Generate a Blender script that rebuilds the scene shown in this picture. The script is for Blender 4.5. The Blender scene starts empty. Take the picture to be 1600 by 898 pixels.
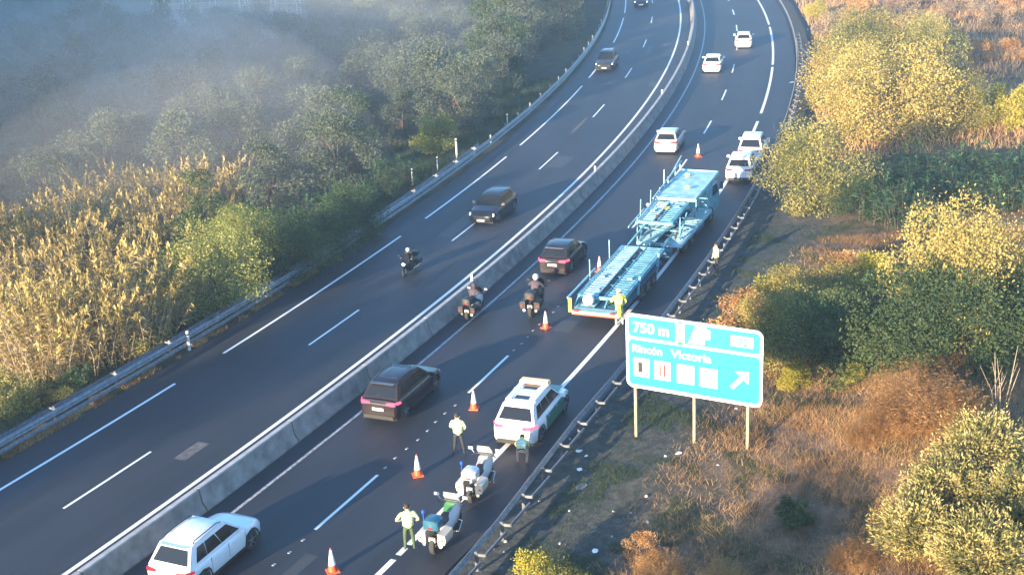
import bpy, bmesh, math, random
import numpy as np
from mathutils import Vector, Matrix
random.seed(7); rng = np.random.default_rng(7)
sc = bpy.context.scene
COL = sc.collection
R = math.radians

# ------------------------------------------------------------------ camera
CAM_H, PITCH, ROLL, FPX = 23.73, 0.34435, -0.04938, 2039.9
cd = bpy.data.cameras.new('camera'); cam = bpy.data.objects.new('camera', cd); COL.objects.link(cam)
cd.sensor_width = 36; cd.lens = FPX / 1600 * 36; cd.clip_start = .5; cd.clip_end = 3000
cam.matrix_world = Matrix.Translation((0, 0, CAM_H)) @ Matrix.Rotation(math.pi / 2 - PITCH, 4, 'X') @ Matrix.Rotation(ROLL, 4, 'Z')
sc.camera = cam
# ------------------------------------------------------------------ sky, sun, exposure
SUN_AZ, SUN_EL = 230.0, 10.5       # degrees, azimuth counter-clockwise from +X
sv = Vector((math.cos(R(SUN_AZ)) * math.cos(R(SUN_EL)), math.sin(R(SUN_AZ)) * math.cos(R(SUN_EL)), math.sin(R(SUN_EL))))
w = bpy.data.worlds.new('World'); sc.world = w; w.use_nodes = True
nt = w.node_tree; bg = nt.nodes['Background']
sky = nt.nodes.new('ShaderNodeTexSky'); sky.sky_type = 'NISHITA'; sky.sun_disc = False
sky.sun_elevation = R(SUN_EL); sky.sun_rotation = math.atan2(sv.x, sv.y)
sky.air_density = 1.2; sky.dust_density = .2; sky.ozone_density = 5
nt.links.new(sky.outputs[0], bg.inputs[0]); bg.inputs[1].default_value = .15
sl = bpy.data.lights.new('sun', 'SUN'); sun = bpy.data.objects.new('sun', sl); COL.objects.link(sun)
sl.energy = 5.0; sl.angle = R(.5); sl.color = (1, .78, .50)
sun.rotation_euler = (-sv).to_track_quat('-Z', 'Y').to_euler(); sun.location = (0, 0, 60)
sc.view_settings.view_transform = 'Standard'; sc.view_settings.look = 'None'
sc.view_settings.exposure = 2.22; sc.view_settings.gamma = 1
sc.cycles.max_bounces = 5; sc.cycles.diffuse_bounces = 2; sc.cycles.glossy_bounces = 2
sc.cycles.transmission_bounces = 3; sc.cycles.transparent_max_bounces = 6; sc.cycles.volume_bounces = 0
sc.cycles.use_denoising = True

# ------------------------------------------------------------------ road geometry (curve measured from the markings)
RP = dict(x0=-19.2567, y0=40.2372, h0=1.09301, k0=.0026178, k1=.00065777, k2=-.0006504)
_s = np.arange(-160, 300, 1.0)
_sc = np.clip(_s, -10, 200)
_k = RP['k0'] + RP['k1'] * _sc / 100 + RP['k2'] * (_sc / 100) ** 2
_h = np.concatenate([[0], np.cumsum((_k[1:] + _k[:-1]) / 2)]); _i0 = 160
_h = _h - _h[_i0] + RP['h0']; _hm = (_h[1:] + _h[:-1]) / 2
_x = np.concatenate([[0], np.cumsum(np.cos(_hm))]); _y = np.concatenate([[0], np.cumsum(np.sin(_hm))])
_x = _x - _x[_i0] + RP['x0']; _y = _y - _y[_i0] + RP['y0']
def rd(s, off):
    x = np.interp(s, _s, _x); y = np.interp(s, _s, _y); h = np.interp(s, _s, _h)
    return float(x - math.sin(h) * off), float(y + math.cos(h) * off)
def head(s): return float(np.interp(s, _s, _h))
def road_so(X, Y):
    X = np.atleast_1d(np.asarray(X, float)); Y = np.atleast_1d(np.asarray(Y, float))
    S = np.zeros_like(X); O = np.zeros_like(X)
    cx, cy = _x[::2], _y[::2]
    for a in range(0, len(X), 4000):
        xx, yy = X[a:a + 4000], Y[a:a + 4000]
        d = (xx[:, None] - cx) ** 2 + (yy[:, None] - cy) ** 2; i = d.argmin(1) * 2
        dx, dy = xx - _x[i], yy - _y[i]; h = _h[i]
        S[a:a + 4000] = _s[i] + dx * np.cos(h) + dy * np.sin(h); O[a:a + 4000] = -dx * np.sin(h) + dy * np.cos(h)
    return S, O
def sm(a, b, x):
    t = np.clip((x - a) / (b - a), 0, 1); return t * t * (3 - 2 * t)
def wob(X, Y):
    return (np.sin(X * .31 + 1.3 * np.sin(Y * .17)) + np.sin(Y * .37 + 1.1 * np.sin(X * .23 + 2)) + .6 * np.sin(X * .83 + Y * .61) + .5 * np.sin(Y * 1.1 - X * .7))
def terrain(X, Y):
    X = np.atleast_1d(np.asarray(X, float)); Y = np.atleast_1d(np.asarray(Y, float))
    S, O = road_so(X, Y)
    z = -.06 + 0 * X
    left = sm(7.5, 24, O); z += -4.2 * left + .25 * wob(X, Y) * left
    right = sm(-17.5, -21, O); z += .14 * wob(X * 1.3, Y * 1.3) * right
    z += 1.6 * np.exp(-((O + 29) / 4.0) ** 2) * sm(12, 20, S) * (1 - sm(34, 44, S))
    z += 2.2 * sm(-36, -60, O) * sm(20, 60, S)
    # unseen hillside added on the left, shaped to keep the wood in shade
    z += 25 * (1 - sm(-10, 12, (X + .4 * Y + 34) * .928)) * sm(90, 101, -.766 * X + .643 * Y) * (1 - .15 * sm(-60, -200, X))
    return z
def tz(x, y): return float(terrain(x, y)[0])
def at(u, v, ground=True):
    """ground point seen at photograph pixel (u, v)"""
    cr, sr = math.cos(ROLL), math.sin(ROLL); a, b = u - 800., v - 449.
    uu, vv = a * cr + b * sr, -a * sr + b * cr; c, s = math.cos(PITCH), math.sin(PITCH)
    dx, dy = uu / FPX, -vv / FPX; Yd, Zd = c + dy * s, -s + dy * c; z = 0.
    for _ in range(25 if ground else 1):
        k = (z - CAM_H) / Zd; x, y = dx * k, Yd * k
        if ground:
            z = .5 * z + .5 * tz(x, y)
    return x, y, z

# ------------------------------------------------------------------ materials
def nmat(name, base, rough=.7, metal=0., vary=None, scale=4., bump=0., bscale=None, spec=.5, island=None, coat=0, emit=None):
    m = bpy.data.materials.new(name); m.use_nodes = True; t = m.node_tree; b = t.nodes['Principled BSDF']
    b.inputs['Base Color'].default_value = (*base, 1); b.inputs['Roughness'].default_value = rough
    b.inputs['Metallic'].default_value = metal; b.inputs['Specular IOR Level'].default_value = spec
    if coat: b.inputs['Coat Weight'].default_value = coat; b.inputs['Coat Roughness'].default_value = .06
    if emit: b.inputs['Emission Color'].default_value = (*emit[0], 1); b.inputs['Emission Strength'].default_value = emit[1]
    tc = t.nodes.new('ShaderNodeTexCoord')
    if vary:
        n = t.nodes.new('ShaderNodeTexNoise'); n.inputs['Scale'].default_value = scale; n.inputs['Detail'].default_value = 6
        r = t.nodes.new('ShaderNodeValToRGB'); r.color_ramp.elements[0].position = .35; r.color_ramp.elements[1].position = .68
        r.color_ramp.elements[0].color = (*vary, 1); r.color_ramp.elements[1].color = (*base, 1)
        t.links.new(tc.outputs['Object'], n.inputs['Vector']); t.links.new(n.outputs[0], r.inputs[0]); t.links.new(r.outputs[0], b.inputs['Base Color'])
    if bump:
        n2 = t.nodes.new('ShaderNodeTexNoise'); n2.inputs['Scale'].default_value = bscale or scale * 3; n2.inputs['Detail'].default_value = 5
        bp = t.nodes.new('ShaderNodeBump'); bp.inputs['Strength'].default_value = bump; bp.inputs['Distance'].default_value = .05
        t.links.new(tc.outputs['Object'], n2.inputs['Vector']); t.links.new(n2.outputs[0], bp.inputs['Height']); t.links.new(bp.outputs[0], b.inputs['Normal'])
    return m
def leafmat(name, c1, c2, c3=None, scale=.9, trans=.35, rnd=.35):
    """leaves: colour drifts between clumps, from leaf to leaf and from plant to plant"""
    m = bpy.data.materials.new(name); m.use_nodes = True; t = m.node_tree; N = t.nodes; L = t.links
    N.remove(N['Principled BSDF']); out = N['Material Output']
    tc = N.new('ShaderNodeTexCoord'); no = N.new('ShaderNodeTexNoise'); no.inputs['Scale'].default_value = scale; no.inputs['Detail'].default_value = 3
    L.new(tc.outputs['Object'], no.inputs['Vector'])
    geo = N.new('ShaderNodeNewGeometry'); oi = N.new('ShaderNodeObjectInfo')
    a = N.new('ShaderNodeMath'); a.operation = 'MULTIPLY_ADD'; L.new(geo.outputs['Random Per Island'], a.inputs[0]); a.inputs[1].default_value = rnd; L.new(no.outputs[0], a.inputs[2])
    b = N.new('ShaderNodeMath'); b.operation = 'MULTIPLY_ADD'; L.new(oi.outputs['Random'], b.inputs[0]); b.inputs[1].default_value = .22; L.new(a.outputs[0], b.inputs[2])
    s = N.new('ShaderNodeMath'); s.operation = 'SUBTRACT'; L.new(b.outputs[0], s.inputs[0]); s.inputs[1].default_value = rnd / 2 + .11
    r = N.new('ShaderNodeValToRGB'); L.new(s.outputs[0], r.inputs[0])
    e = r.color_ramp.elements; e[0].position = .3; e[0].color = (*c1, 1); e[1].position = .72; e[1].color = (*(c3 or c2), 1)
    if c3: q = e.new(.52); q.color = (*c2, 1)
    d = N.new('ShaderNodeBsdfDiffuse'); tr = N.new('ShaderNodeBsdfTranslucent'); mx = N.new('ShaderNodeMixShader'); mx.inputs[0].default_value = trans
    L.new(r.outputs[0], d.inputs[0]); L.new(r.outputs[0], tr.inputs[0]); L.new(d.outputs[0], mx.inputs[1]); L.new(tr.outputs[0], mx.inputs[2]); L.new(mx.outputs[0], out.inputs[0])
    return m
def asphalt_mat(name, base, dark, lines):
    m = bpy.data.materials.new(name); m.use_nodes = True; t = m.node_tree; N = t.nodes; L = t.links; b = N['Principled BSDF']
    uv = N.new('ShaderNodeAttribute'); uv.attribute_name = 'so'
    mp = N.new('ShaderNodeMapping'); mp.inputs['Scale'].default_value = (.035, .55, 1); L.new(uv.outputs['Vector'], mp.inputs[0])
    n = N.new('ShaderNodeTexNoise'); n.inputs['Scale'].default_value = 1.; n.inputs['Detail'].default_value = 7; n.inputs['Roughness'].default_value = .62; L.new(mp.outputs[0], n.inputs['Vector'])
    tc = N.new('ShaderNodeTexCoord')
    n2 = N.new('ShaderNodeTexNoise'); n2.inputs['Scale'].default_value = 9; n2.inputs['Detail'].default_value = 8; n2.inputs['Roughness'].default_value = .8; L.new(tc.outputs['Object'], n2.inputs['Vector'])
    n3 = N.new('ShaderNodeTexNoise'); n3.inputs['Scale'].default_value = .16; n3.inputs['Detail'].default_value = 4; L.new(tc.outputs['Object'], n3.inputs['Vector'])
    ad = N.new('ShaderNodeMath'); ad.operation = 'MULTIPLY_ADD'; L.new(n2.outputs[0], ad.inputs[0]); ad.inputs[1].default_value = .45; L.new(n.outputs[0], ad.inputs[2])
    ad2 = N.new('ShaderNodeMath'); ad2.operation = 'MULTIPLY_ADD'; L.new(n3.outputs[0], ad2.inputs[0]); ad2.inputs[1].default_value = .7; L.new(ad.outputs[0], ad2.inputs[2])
    r = N.new('ShaderNodeValToRGB'); e = r.color_ramp.elements; e[0].position = .85; e[0].color = (*dark, 1); e[1].position = 1.3; e[1].color = (*base, 1); L.new(ad2.outputs[0], r.inputs[0])
    mr = N.new('ShaderNodeMapRange'); mr.inputs[1].default_value = .7; mr.inputs[2].default_value = 1.4; L.new(ad2.outputs[0], mr.inputs[0])
    L.new(mr.outputs[0], r.inputs[0]); e[0].position = .15; e[1].position = .85
    L.new(r.outputs[0], b.inputs['Base Color']); b.inputs['Roughness'].default_value = .62; b.inputs['Specular IOR Level'].default_value = .45
    bp = N.new('ShaderNodeBump'); bp.inputs['Strength'].default_value = .35; bp.inputs['Distance'].default_value = .02
    n4 = N.new('ShaderNodeTexNoise'); n4.inputs['Scale'].default_value = 30; n4.inputs['Detail'].default_value = 4; L.new(tc.outputs['Object'], n4.inputs['Vector'])
    L.new(n4.outputs[0], bp.inputs['Height']); L.new(bp.outputs[0], b.inputs['Normal'])
    return m
M = {}
M['asphalt'] = asphalt_mat('asphalt', (.027, .029, .038), (.010, .012, .018), 1)
M['tar'] = asphalt_mat('tar_repair', (.022, .023, .027), (.012, .013, .017), 1); M['pale_asphalt'] = asphalt_mat('worn_pale_asphalt', (.06, .058, .058), (.035, .035, .038), 1)
def wornpaint(name, c, under, thr):
    m = nmat(name, c, .6); t = m.node_tree; N = t.nodes; L = t.links; b = N['Principled BSDF']
    tc = N.new('ShaderNodeTexCoord'); n = N.new('ShaderNodeTexNoise'); n.inputs['Scale'].default_value = 6; n.inputs['Detail'].default_value = 8; n.inputs['Roughness'].default_value = .75
    r = N.new('ShaderNodeValToRGB'); e = r.color_ramp.elements; e[0].position = thr - .06; e[0].color = (*under, 1); e[1].position = thr + .06; e[1].color = (*c, 1)
    L.new(tc.outputs['Object'], n.inputs['Vector']); L.new(n.outputs[0], r.inputs[0]); L.new(r.outputs[0], b.inputs['Base Color']); return m
M['paint'] = wornpaint('road_paint', (.78, .78, .76), (.35, .35, .35), .36)
M['paint_thin'] = wornpaint('thin_road_paint', (.42, .42, .42), (.12, .12, .12), .47)
M['concrete'] = nmat('barrier_concrete', (.30, .27, .24), .85, vary=(.16, .148, .135), scale=1.6, bump=.3, bscale=14)
M['cap'] = nmat('pale_concrete', (.42, .41, .40), .8, vary=(.30, .29, .28), scale=3)  # barrier top paler than its sides: the sunlit edge is put into the colour
M['galv'] = nmat('galvanised_steel', (.25, .26, .28), .55, .45, vary=(.14, .15, .165), scale=5)
M['galv_d'] = nmat('weathered_steel', (.16, .165, .18), .6, .4, vary=(.09, .09, .10), scale=6)
M['post'] = nmat('pale_post_paint', (.70, .70, .68), .6, vary=(.5, .5, .48), scale=6)
M['black'] = nmat('black_plastic', (.015, .015, .016), .5)
M['rubber'] = nmat('tyre_rubber', (.02, .02, .02), .85, vary=(.035, .034, .032), scale=20)
M['rim'] = nmat('alloy', (.42, .43, .45), .35, .8)
M['glass'] = nmat('tinted_glass', (.012, .014, .017), .10, spec=.45)
M['chrome'] = nmat('chrome', (.6, .6, .62), .18, 1.)
M['plate'] = nmat('number_plate', (.8, .8, .78), .5)
M['red'] = nmat('red_lens', (.42, .015, .02), .25, coat=.5)
M['lamp'] = nmat('clear_lens', (.75, .78, .8), .12, coat=.6)
M['lamp_on'] = nmat('lit_headlamp', (.9, .9, .9), .2, emit=((1, .95, .88), 3.))
M['brake_on'] = nmat('lit_tail_lamp', (.5, .02, .03), .25, emit=((1, .05, .09), 1.2))
M['orange'] = nmat('cone_orange', (.75, .10, .03), .55, vary=(.6, .08, .03), scale=8)
M['white'] = nmat('reflective_white', (.82, .82, .80), .5, vary=(.7, .7, .68), scale=10)
M['skin'] = nmat('skin', (.50, .30, .21), .6)
M['hair'] = nmat('dark_hair', (.02, .016, .014), .7)
M['vest'] = nmat('hi_vis_yellow', (.78, .80, .16), .75, vary=(.68, .70, .12), scale=14)
M['vestp'] = nmat('pale_hi_vis', (.60, .68, .32), .75, vary=(.45, .52, .24), scale=14)
M['shirtw'] = nmat('white_jacket', (.80, .80, .80), .75, vary=(.66, .66, .66), scale=12)
M['green_cloth'] = nmat('olive_uniform', (.06, .10, .05), .85, vary=(.04, .07, .035), scale=12)
M['dark_cloth'] = nmat('dark_clothing', (.03, .032, .04), .85, vary=(.018, .019, .024), scale=12)
M['violet_cloth'] = nmat('mauve_jacket', (.07, .05, .07), .8, vary=(.045, .035, .045), scale=12)
M['boot'] = nmat('black_boot', (.02, .02, .02), .5)
M['truck'] = nmat('pale_turquoise_steel', (.15, .43, .52), .6, vary=(.07, .20, .27), scale=2.4, bump=.25)
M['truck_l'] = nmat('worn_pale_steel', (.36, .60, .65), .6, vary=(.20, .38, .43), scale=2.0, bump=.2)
M['truck_d'] = nmat('dark_blue_steel', (.03, .12, .19), .55, vary=(.02, .08, .13), scale=3)
M['yellow'] = nmat('marker_yellow', (.85, .60, .05), .5)
M['signblue'] = nmat('sign_blue', (.005, .20, .50), .45, vary=(.004, .17, .44), scale=1.2)
M['signwhite'] = nmat('sign_white', (.86, .86, .86), .45)
M['signgreen'] = nmat('sign_green', (.01, .22, .10), .45)
M['bark'] = nmat('bark', (.11, .085, .06), .9, vary=(.06, .045, .035), scale=5, bump=.5)
M['palewood'] = nmat('bleached_wood', (.38, .30, .22), .9, vary=(.25, .19, .14), scale=6)
def paint(name, c, **k): return nmat(name, c, .32, coat=.8 if c[0] > .1 else .35, spec=.5 if c[0] > .1 else .35, vary=tuple(x * .93 for x in c), scale=1.5, **k)
M['car_white'] = paint('white_car_paint', (.74, .76, .78)); M['car_black'] = paint('black_car_paint', (.012, .013, .016))
M['car_maroon'] = paint('dark_plum_car_paint', (.016, .010, .014)); M['car_silver'] = paint('silver_car_paint', (.50, .50, .50))
M['car_grey'] = paint('dark_grey_car_paint', (.03, .033, .038)); M['police_green'] = paint('green_door_paint', (.03, .15, .10))
M['teal'] = paint('teal_blue_paint', (.02, .10, .16)); M['bike_white'] = paint('white_fairing', (.50, .52, .54)); M['cream'] = paint('sun_tinted_pannier', (.62, .50, .36)); M['bike_green'] = paint('bright_green_paint', (.12, .42, .16))  # cream panniers: warm sunlight put into their white paint
M['cane_gold'] = leafmat('dry_golden_cane', (.17, .14, .045), (.46, .34, .11), (.68, .52, .23), .6)
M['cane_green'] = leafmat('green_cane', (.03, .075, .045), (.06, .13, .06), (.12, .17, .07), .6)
M['leaf_dark'] = leafmat('dark_green_leaves', (.035, .065, .036), (.06, .095, .045), (.11, .14, .055))
M['leaf_olive'] = leafmat('olive_leaves', (.08, .10, .035), (.22, .21, .065), (.44, .37, .12))
M['leaf_gold'] = leafmat('golden_green_leaves', (.15, .15, .045), (.36, .28, .08), (.56, .43, .15))
M['leaf_yellow'] = leafmat('yellow_green_leaves', (.20, .20, .035), (.42, .36, .06), (.55, .46, .09))
M['leaf_willow'] = leafmat('yellow_green_willow', (.12, .15, .04), (.27, .28, .08), (.46, .43, .15))
M['leaf_russet'] = leafmat('russet_leaves', (.26, .14, .055), (.48, .26, .10), (.60, .37, .16))
M['leaf_cream'] = leafmat('cream_seeding_leaves', (.17, .17, .06), (.43, .36, .13), (.66, .53, .25))
M['leaf_forest'] = leafmat('grey_green_leaves', (.075, .095, .075), (.12, .145, .105), (.19, .215, .15))
M['leaf_pale'] = leafmat('pale_brown_brush', (.22, .16, .11), (.34, .25, .17), (.42, .33, .22))
M['grass_dry'] = leafmat('dry_grass', (.26, .15, .07), (.45, .27, .12), (.58, .38, .19), .35)
M['grass_green'] = leafmat('green_weeds', (.03, .06, .03), (.055, .09, .04), (.11, .13, .05), .35)

# ------------------------------------------------------------------ mesh helpers
def link(name, me, m=None, parent=None, smooth=None):
    o = bpy.data.objects.new(name, me); COL.objects.link(o)
    if m is not None:
        for k in (m if isinstance(m, (list, tuple)) else [m]): me.materials.append(k)
    if smooth is not None:
        me.shade_smooth(); me.set_sharp_from_angle(angle=R(smooth))
    if parent: o.parent = parent
    return o
class MB:
    def __init__(s): s.v = []; s.f = []; s.mi = []; s.cur = 0
    def add(s, vs, fs):
        b = len(s.v); s.v += [tuple(map(float, q)) for q in vs]; s.f += [tuple(b + i for i in q) for q in fs]; s.mi += [s.cur] * len(fs)
    def box(s, c, d, rz=0, ry=0, rx=0, taper=1.):
        x, y, z = d[0] / 2, d[1] / 2, d[2] / 2; Mx = Matrix.Rotation(rz, 3, 'Z') @ Matrix.Rotation(ry, 3, 'Y') @ Matrix.Rotation(rx, 3, 'X')
        vs = [Vector(c) + Mx @ Vector((i * x * (taper if k > 0 else 1), j * y * (taper if k > 0 else 1), k * z)) for k in (-1, 1) for j in (-1, 1) for i in (-1, 1)]
        s.add(vs, [(0, 2, 3, 1), (4, 5, 7, 6), (0, 1, 5, 4), (2, 6, 7, 3), (0, 4, 6, 2), (1, 3, 7, 5)])
    def bar(s, p, q, wd, ht=None):
        """rectangular bar from p to q"""
        p, q = Vector(p), Vector(q); d = (q - p).normalized(); up = Vector((0, 0, 1)) if abs(d.z) < .95 else Vector((1, 0, 0))
        a = d.cross(up).normalized() * wd / 2; b = a.cross(d).normalized() * (ht or wd) / 2
        s.add([p - a - b, p + a - b, p + a + b, p - a + b, q - a - b, q + a - b, q + a + b, q - a + b], [(0, 1, 2, 3), (7, 6, 5, 4), (0, 4, 5, 1), (1, 5, 6, 2), (2, 6, 7, 3), (3, 7, 4, 0)])
    def tube(s, pts, rad, n=8, cap=True):
        pts = [Vector(p) for p in pts]; rad = rad if isinstance(rad, (list, tuple)) else [rad] * len(pts); vs = []; ref = None
        for i, p in enumerate(pts):
            d = (pts[min(i + 1, len(pts) - 1)] - pts[max(i - 1, 0)]).normalized()
            if ref is None: ref = Vector((0, 0, 1)) if abs(d.z) < .9 else Vector((1, 0, 0))
            a = d.cross(ref).normalized(); ref2 = a.cross(d).normalized(); ref = ref2 if abs(d.dot(ref2)) < .99 else ref
            for k in range(n): vs.append(p + rad[i] * (math.cos(2 * math.pi * k / n) * a + math.sin(2 * math.pi * k / n) * ref2))
        fs = [(i * n + k, i * n + (k + 1) % n, (i + 1) * n + (k + 1) % n, (i + 1) * n + k) for i in range(len(pts) - 1) for k in range(n)]
        if cap: fs += [tuple(range(n))[::-1], tuple((len(pts) - 1) * n + k for k in range(n))]
        s.add(vs, fs)
    def lathe(s, c, prof, n=16, axis='Z', cap=True):
        """prof: (radius, height) pairs"""
        vs = []
        for r_, h_ in prof:
            for k in range(n):
                a, b = r_ * math.cos(2 * math.pi * k / n), r_ * math.sin(2 * math.pi * k / n)
                v = {'Z': (a, b, h_), 'Y': (a, h_, b), 'X': (h_, a, b)}[axis]; vs.append(Vector(c) + Vector(v))
        m = len(prof); fs = [(i * n + k, i * n + (k + 1) % n, (i + 1) * n + (k + 1) % n, (i + 1) * n + k) for i in range(m - 1) for k in range(n)]
        if cap: fs += [tuple(range(n))[::-1], tuple((m - 1) * n + k for k in range(n))]
        if axis == 'Y': fs = [q[::-1] for q in fs]
        s.add(vs, fs)
    def poly(s, pts, t):
        """prism: polygon pts extruded by vector t"""
        n = len(pts); t = Vector(t); s.add([Vector(p) for p in pts] + [Vector(p) + t for p in pts], [tuple(range(n))[::-1], tuple(range(n, 2 * n))] + [(i, (i + 1) % n, n + (i + 1) % n, n + i) for i in range(n)])
    def loft(s, secs, cap=True):
        n = len(secs[0]); vs = [q for c in secs for q in c]
        fs = [(i * n + k, i * n + (k + 1) % n, (i + 1) * n + (k + 1) % n, (i + 1) * n + k) for i in range(len(secs) - 1) for k in range(n)]
        if cap: fs += [tuple(range(n))[::-1], tuple((len(secs) - 1) * n + k for k in range(n))]
        s.add(vs, fs)
    def ball(s, c, r, n=10, m=7, sq=(1, 1, 1)):
        s.lathe((0, 0, 0), [(max(1e-4, r * math.sin(math.pi * i / m)), -r * math.cos(math.pi * i / m)) for i in range(m + 1)], n)
        k = (m + 1) * n
        for i in range(len(s.v) - k, len(s.v)):
            v = s.v[i]; s.v[i] = (c[0] + v[0] * sq[0], c[1] + v[1] * sq[1], c[2] + v[2] * sq[2])
    def mesh(s, name):
        me = bpy.data.meshes.new(name); me.from_pydata(s.v, [], s.f); me.update()
        if any(s.mi): me.polygons.foreach_set('material_index', s.mi)
        bm = bmesh.new(); bm.from_mesh(me); bmesh.ops.recalc_face_normals(bm, faces=bm.faces); bm.to_mesh(me); bm.free()
        return me
    def build(s, name, m, parent=None, smooth=None): return link(name, s.mesh(name), m, parent, smooth)
def thing(name, label, cat, loc=(0, 0, 0), rz=0, group=None):
    o = bpy.data.objects.new(name, None); COL.objects.link(o); o.location = loc; o.rotation_euler = (0, 0, rz); o['label'] = label; o['category'] = cat
    o.empty_display_size = .3
    if group: o['group'] = group
    return o
def tag(o, label, cat, group=None):
    o['label'] = label; o['category'] = cat
    if group: o['group'] = group
    return o
KIDS = {}
def kids(o):
    if o.name not in KIDS: KIDS[o.name] = list(o.children)
    return KIDS[o.name]
def dup(src, loc, rz=0, label=None, group=None, scale=None):
    r = src.copy(); COL.objects.link(r); r.location = loc; r.rotation_euler = (0, 0, rz)
    if scale is not None: r.scale = scale if isinstance(scale, tuple) else (scale,) * 3
    if label: r['label'] = label
    if group: r['group'] = group
    for ch in kids(src):
        c = ch.copy(); COL.objects.link(c); c.parent = r
        for g in kids(ch):
            d = g.copy(); COL.objects.link(d); d.parent = c
    return r
USED = set()
def place(src, loc, rz, label, group=None, scale=1.):
    """first use moves the source itself, later uses copy it"""
    if src.name in USED: return dup(src, loc, rz, label, group, scale)
    kids(src)
    for c in kids(src): kids(c)
    USED.add(src.name); src.location = loc; src.rotation_euler = (0, 0, rz); src.scale = scale if isinstance(scale, tuple) else (scale,) * 3; src['label'] = label
    if group: src['group'] = group
    return src
def struct(o): o['kind'] = 'structure'; return o

# ------------------------------------------------------------------ ground and roads
def make_ground():
    xs = np.concatenate([np.arange(-420, -150, 12), np.arange(-150, 90, 1.7), np.arange(90, 420, 14)])
    ys = np.concatenate([np.arange(-260, -40, 12), np.arange(-40, 270, 1.7), np.arange(270, 640, 14)])
    X, Y = np.meshgrid(xs, ys); Z = terrain(X.ravel(), Y.ravel()); S, O = road_so(X.ravel(), Y.ravel())
    nx, ny = len(xs), len(ys); V = np.stack([X.ravel(), Y.ravel(), Z], 1)
    i = np.arange(nx * ny).reshape(ny, nx); F = np.stack([i[:-1, :-1], i[:-1, 1:], i[1:, 1:], i[1:, :-1]], -1).reshape(-1, 4)
    me = bpy.data.meshes.new('ground'); me.vertices.add(len(V)); me.vertices.foreach_set('co', V.ravel().astype(np.float32))
    me.loops.add(len(F) * 4); me.loops.foreach_set('vertex_index', F.ravel().astype(np.int32)); me.polygons.add(len(F))
    me.polygons.foreach_set('loop_start', np.arange(len(F), dtype=np.int32) * 4); me.polygons.foreach_set('loop_total', np.full(len(F), 4, np.int32)); me.update()
    # real cover of the ground: gravel verge beside the road, russet earth bank, weeds
    a = me.attributes.new('cover', 'FLOAT_COLOR', 'POINT')
    verge = sm(-26, -19, O) * (1 - sm(-13, -10, O)) * sm(-10, 0, 200 - S)
    bank = sm(-15, -22, O)
    c = np.stack([verge, bank, sm(6, 9, O), np.ones_like(O)], 1); a.data.foreach_set('color', c.ravel().astype(np.float32))
    m = bpy.data.materials.new('earth'); m.use_nodes = True; t = m.node_tree; N = t.nodes; L = t.links; b = N['Principled BSDF']; b.inputs['Roughness'].default_value = .95; b.inputs['Specular IOR Level'].default_value = .15
    at_ = N.new('ShaderNodeAttribute'); at_.attribute_name = 'cover'; sp = N.new('ShaderNodeSeparateColor'); L.new(at_.outputs['Color'], sp.inputs[0])
    tc = N.new('ShaderNodeTexCoord')
    def noise(sc_, d=7, r_=.65):
        n = N.new('ShaderNodeTexNoise'); n.inputs['Scale'].default_value = sc_; n.inputs['Detail'].default_value = d; n.inputs['Roughness'].default_value = r_; L.new(tc.outputs['Object'], n.inputs['Vector']); return n.outputs[0]
    def ramp(f, cs):
        r = N.new('ShaderNodeValToRGB'); e = r.color_ramp.elements
        e[0].position, e[0].color = cs[0][0], (*cs[0][1], 1); e[1].position, e[1].color = cs[-1][0], (*cs[-1][1], 1)
        for p_, c_ in cs[1:-1]: q = e.new(p_); q.color = (*c_, 1)
        L.new(f, r.inputs[0]); return r.outputs[0]
    def mix(f, x, y):
        n = N.new('ShaderNodeMix'); n.data_type = 'RGBA'; L.new(f, n.inputs[0]); L.new(x, n.inputs[6]); L.new(y, n.inputs[7]); return n.outputs[2]
    grav = ramp(noise(2.2, 10, .8), [(.3, (.03, .036, .033)), (.48, (.06, .066, .06)), (.6, (.10, .10, .09)), (.72, (.20, .19, .17))])
    rust = ramp(noise(1.1), [(.3, (.08, .06, .04)), (.5, (.19, .12, .075)), (.7, (.30, .19, .12))])
    weed = ramp(noise(.8), [(.3, (.03, .04, .025)), (.6, (.07, .075, .045)), (.75, (.11, .09, .06))])
    q = mix(sp.outputs[1], weed, rust)
    n_ = N.new('ShaderNodeMath'); n_.operation = 'MULTIPLY_ADD'; L.new(noise(.35), n_.inputs[0]); n_.inputs[1].default_value = 1.6; n_.inputs[2].default_value = -.8
    n2_ = N.new('ShaderNodeMath'); n2_.operation = 'ADD'; n2_.use_clamp = True; L.new(n_.outputs[0], n2_.inputs[0]); L.new(sp.outputs[0], n2_.inputs[1])
    n3_ = N.new('ShaderNodeMath'); n3_.operation = 'MULTIPLY'; L.new(n2_.outputs[0], n3_.inputs[0]); L.new(sp.outputs[0], n3_.inputs[1])
    q = mix(n3_.outputs[0], q, grav); L.new(q, b.inputs['Base Color'])
    bp = N.new('ShaderNodeBump'); bp.inputs['Strength'].default_value = .8; bp.inputs['Distance'].default_value = .12; L.new(noise(3.5, 8, .7), bp.inputs['Height']); L.new(bp.outputs[0], b.inputs['Normal'])
    struct(link('ground', me, m)); me.shade_smooth()
make_ground()
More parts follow.
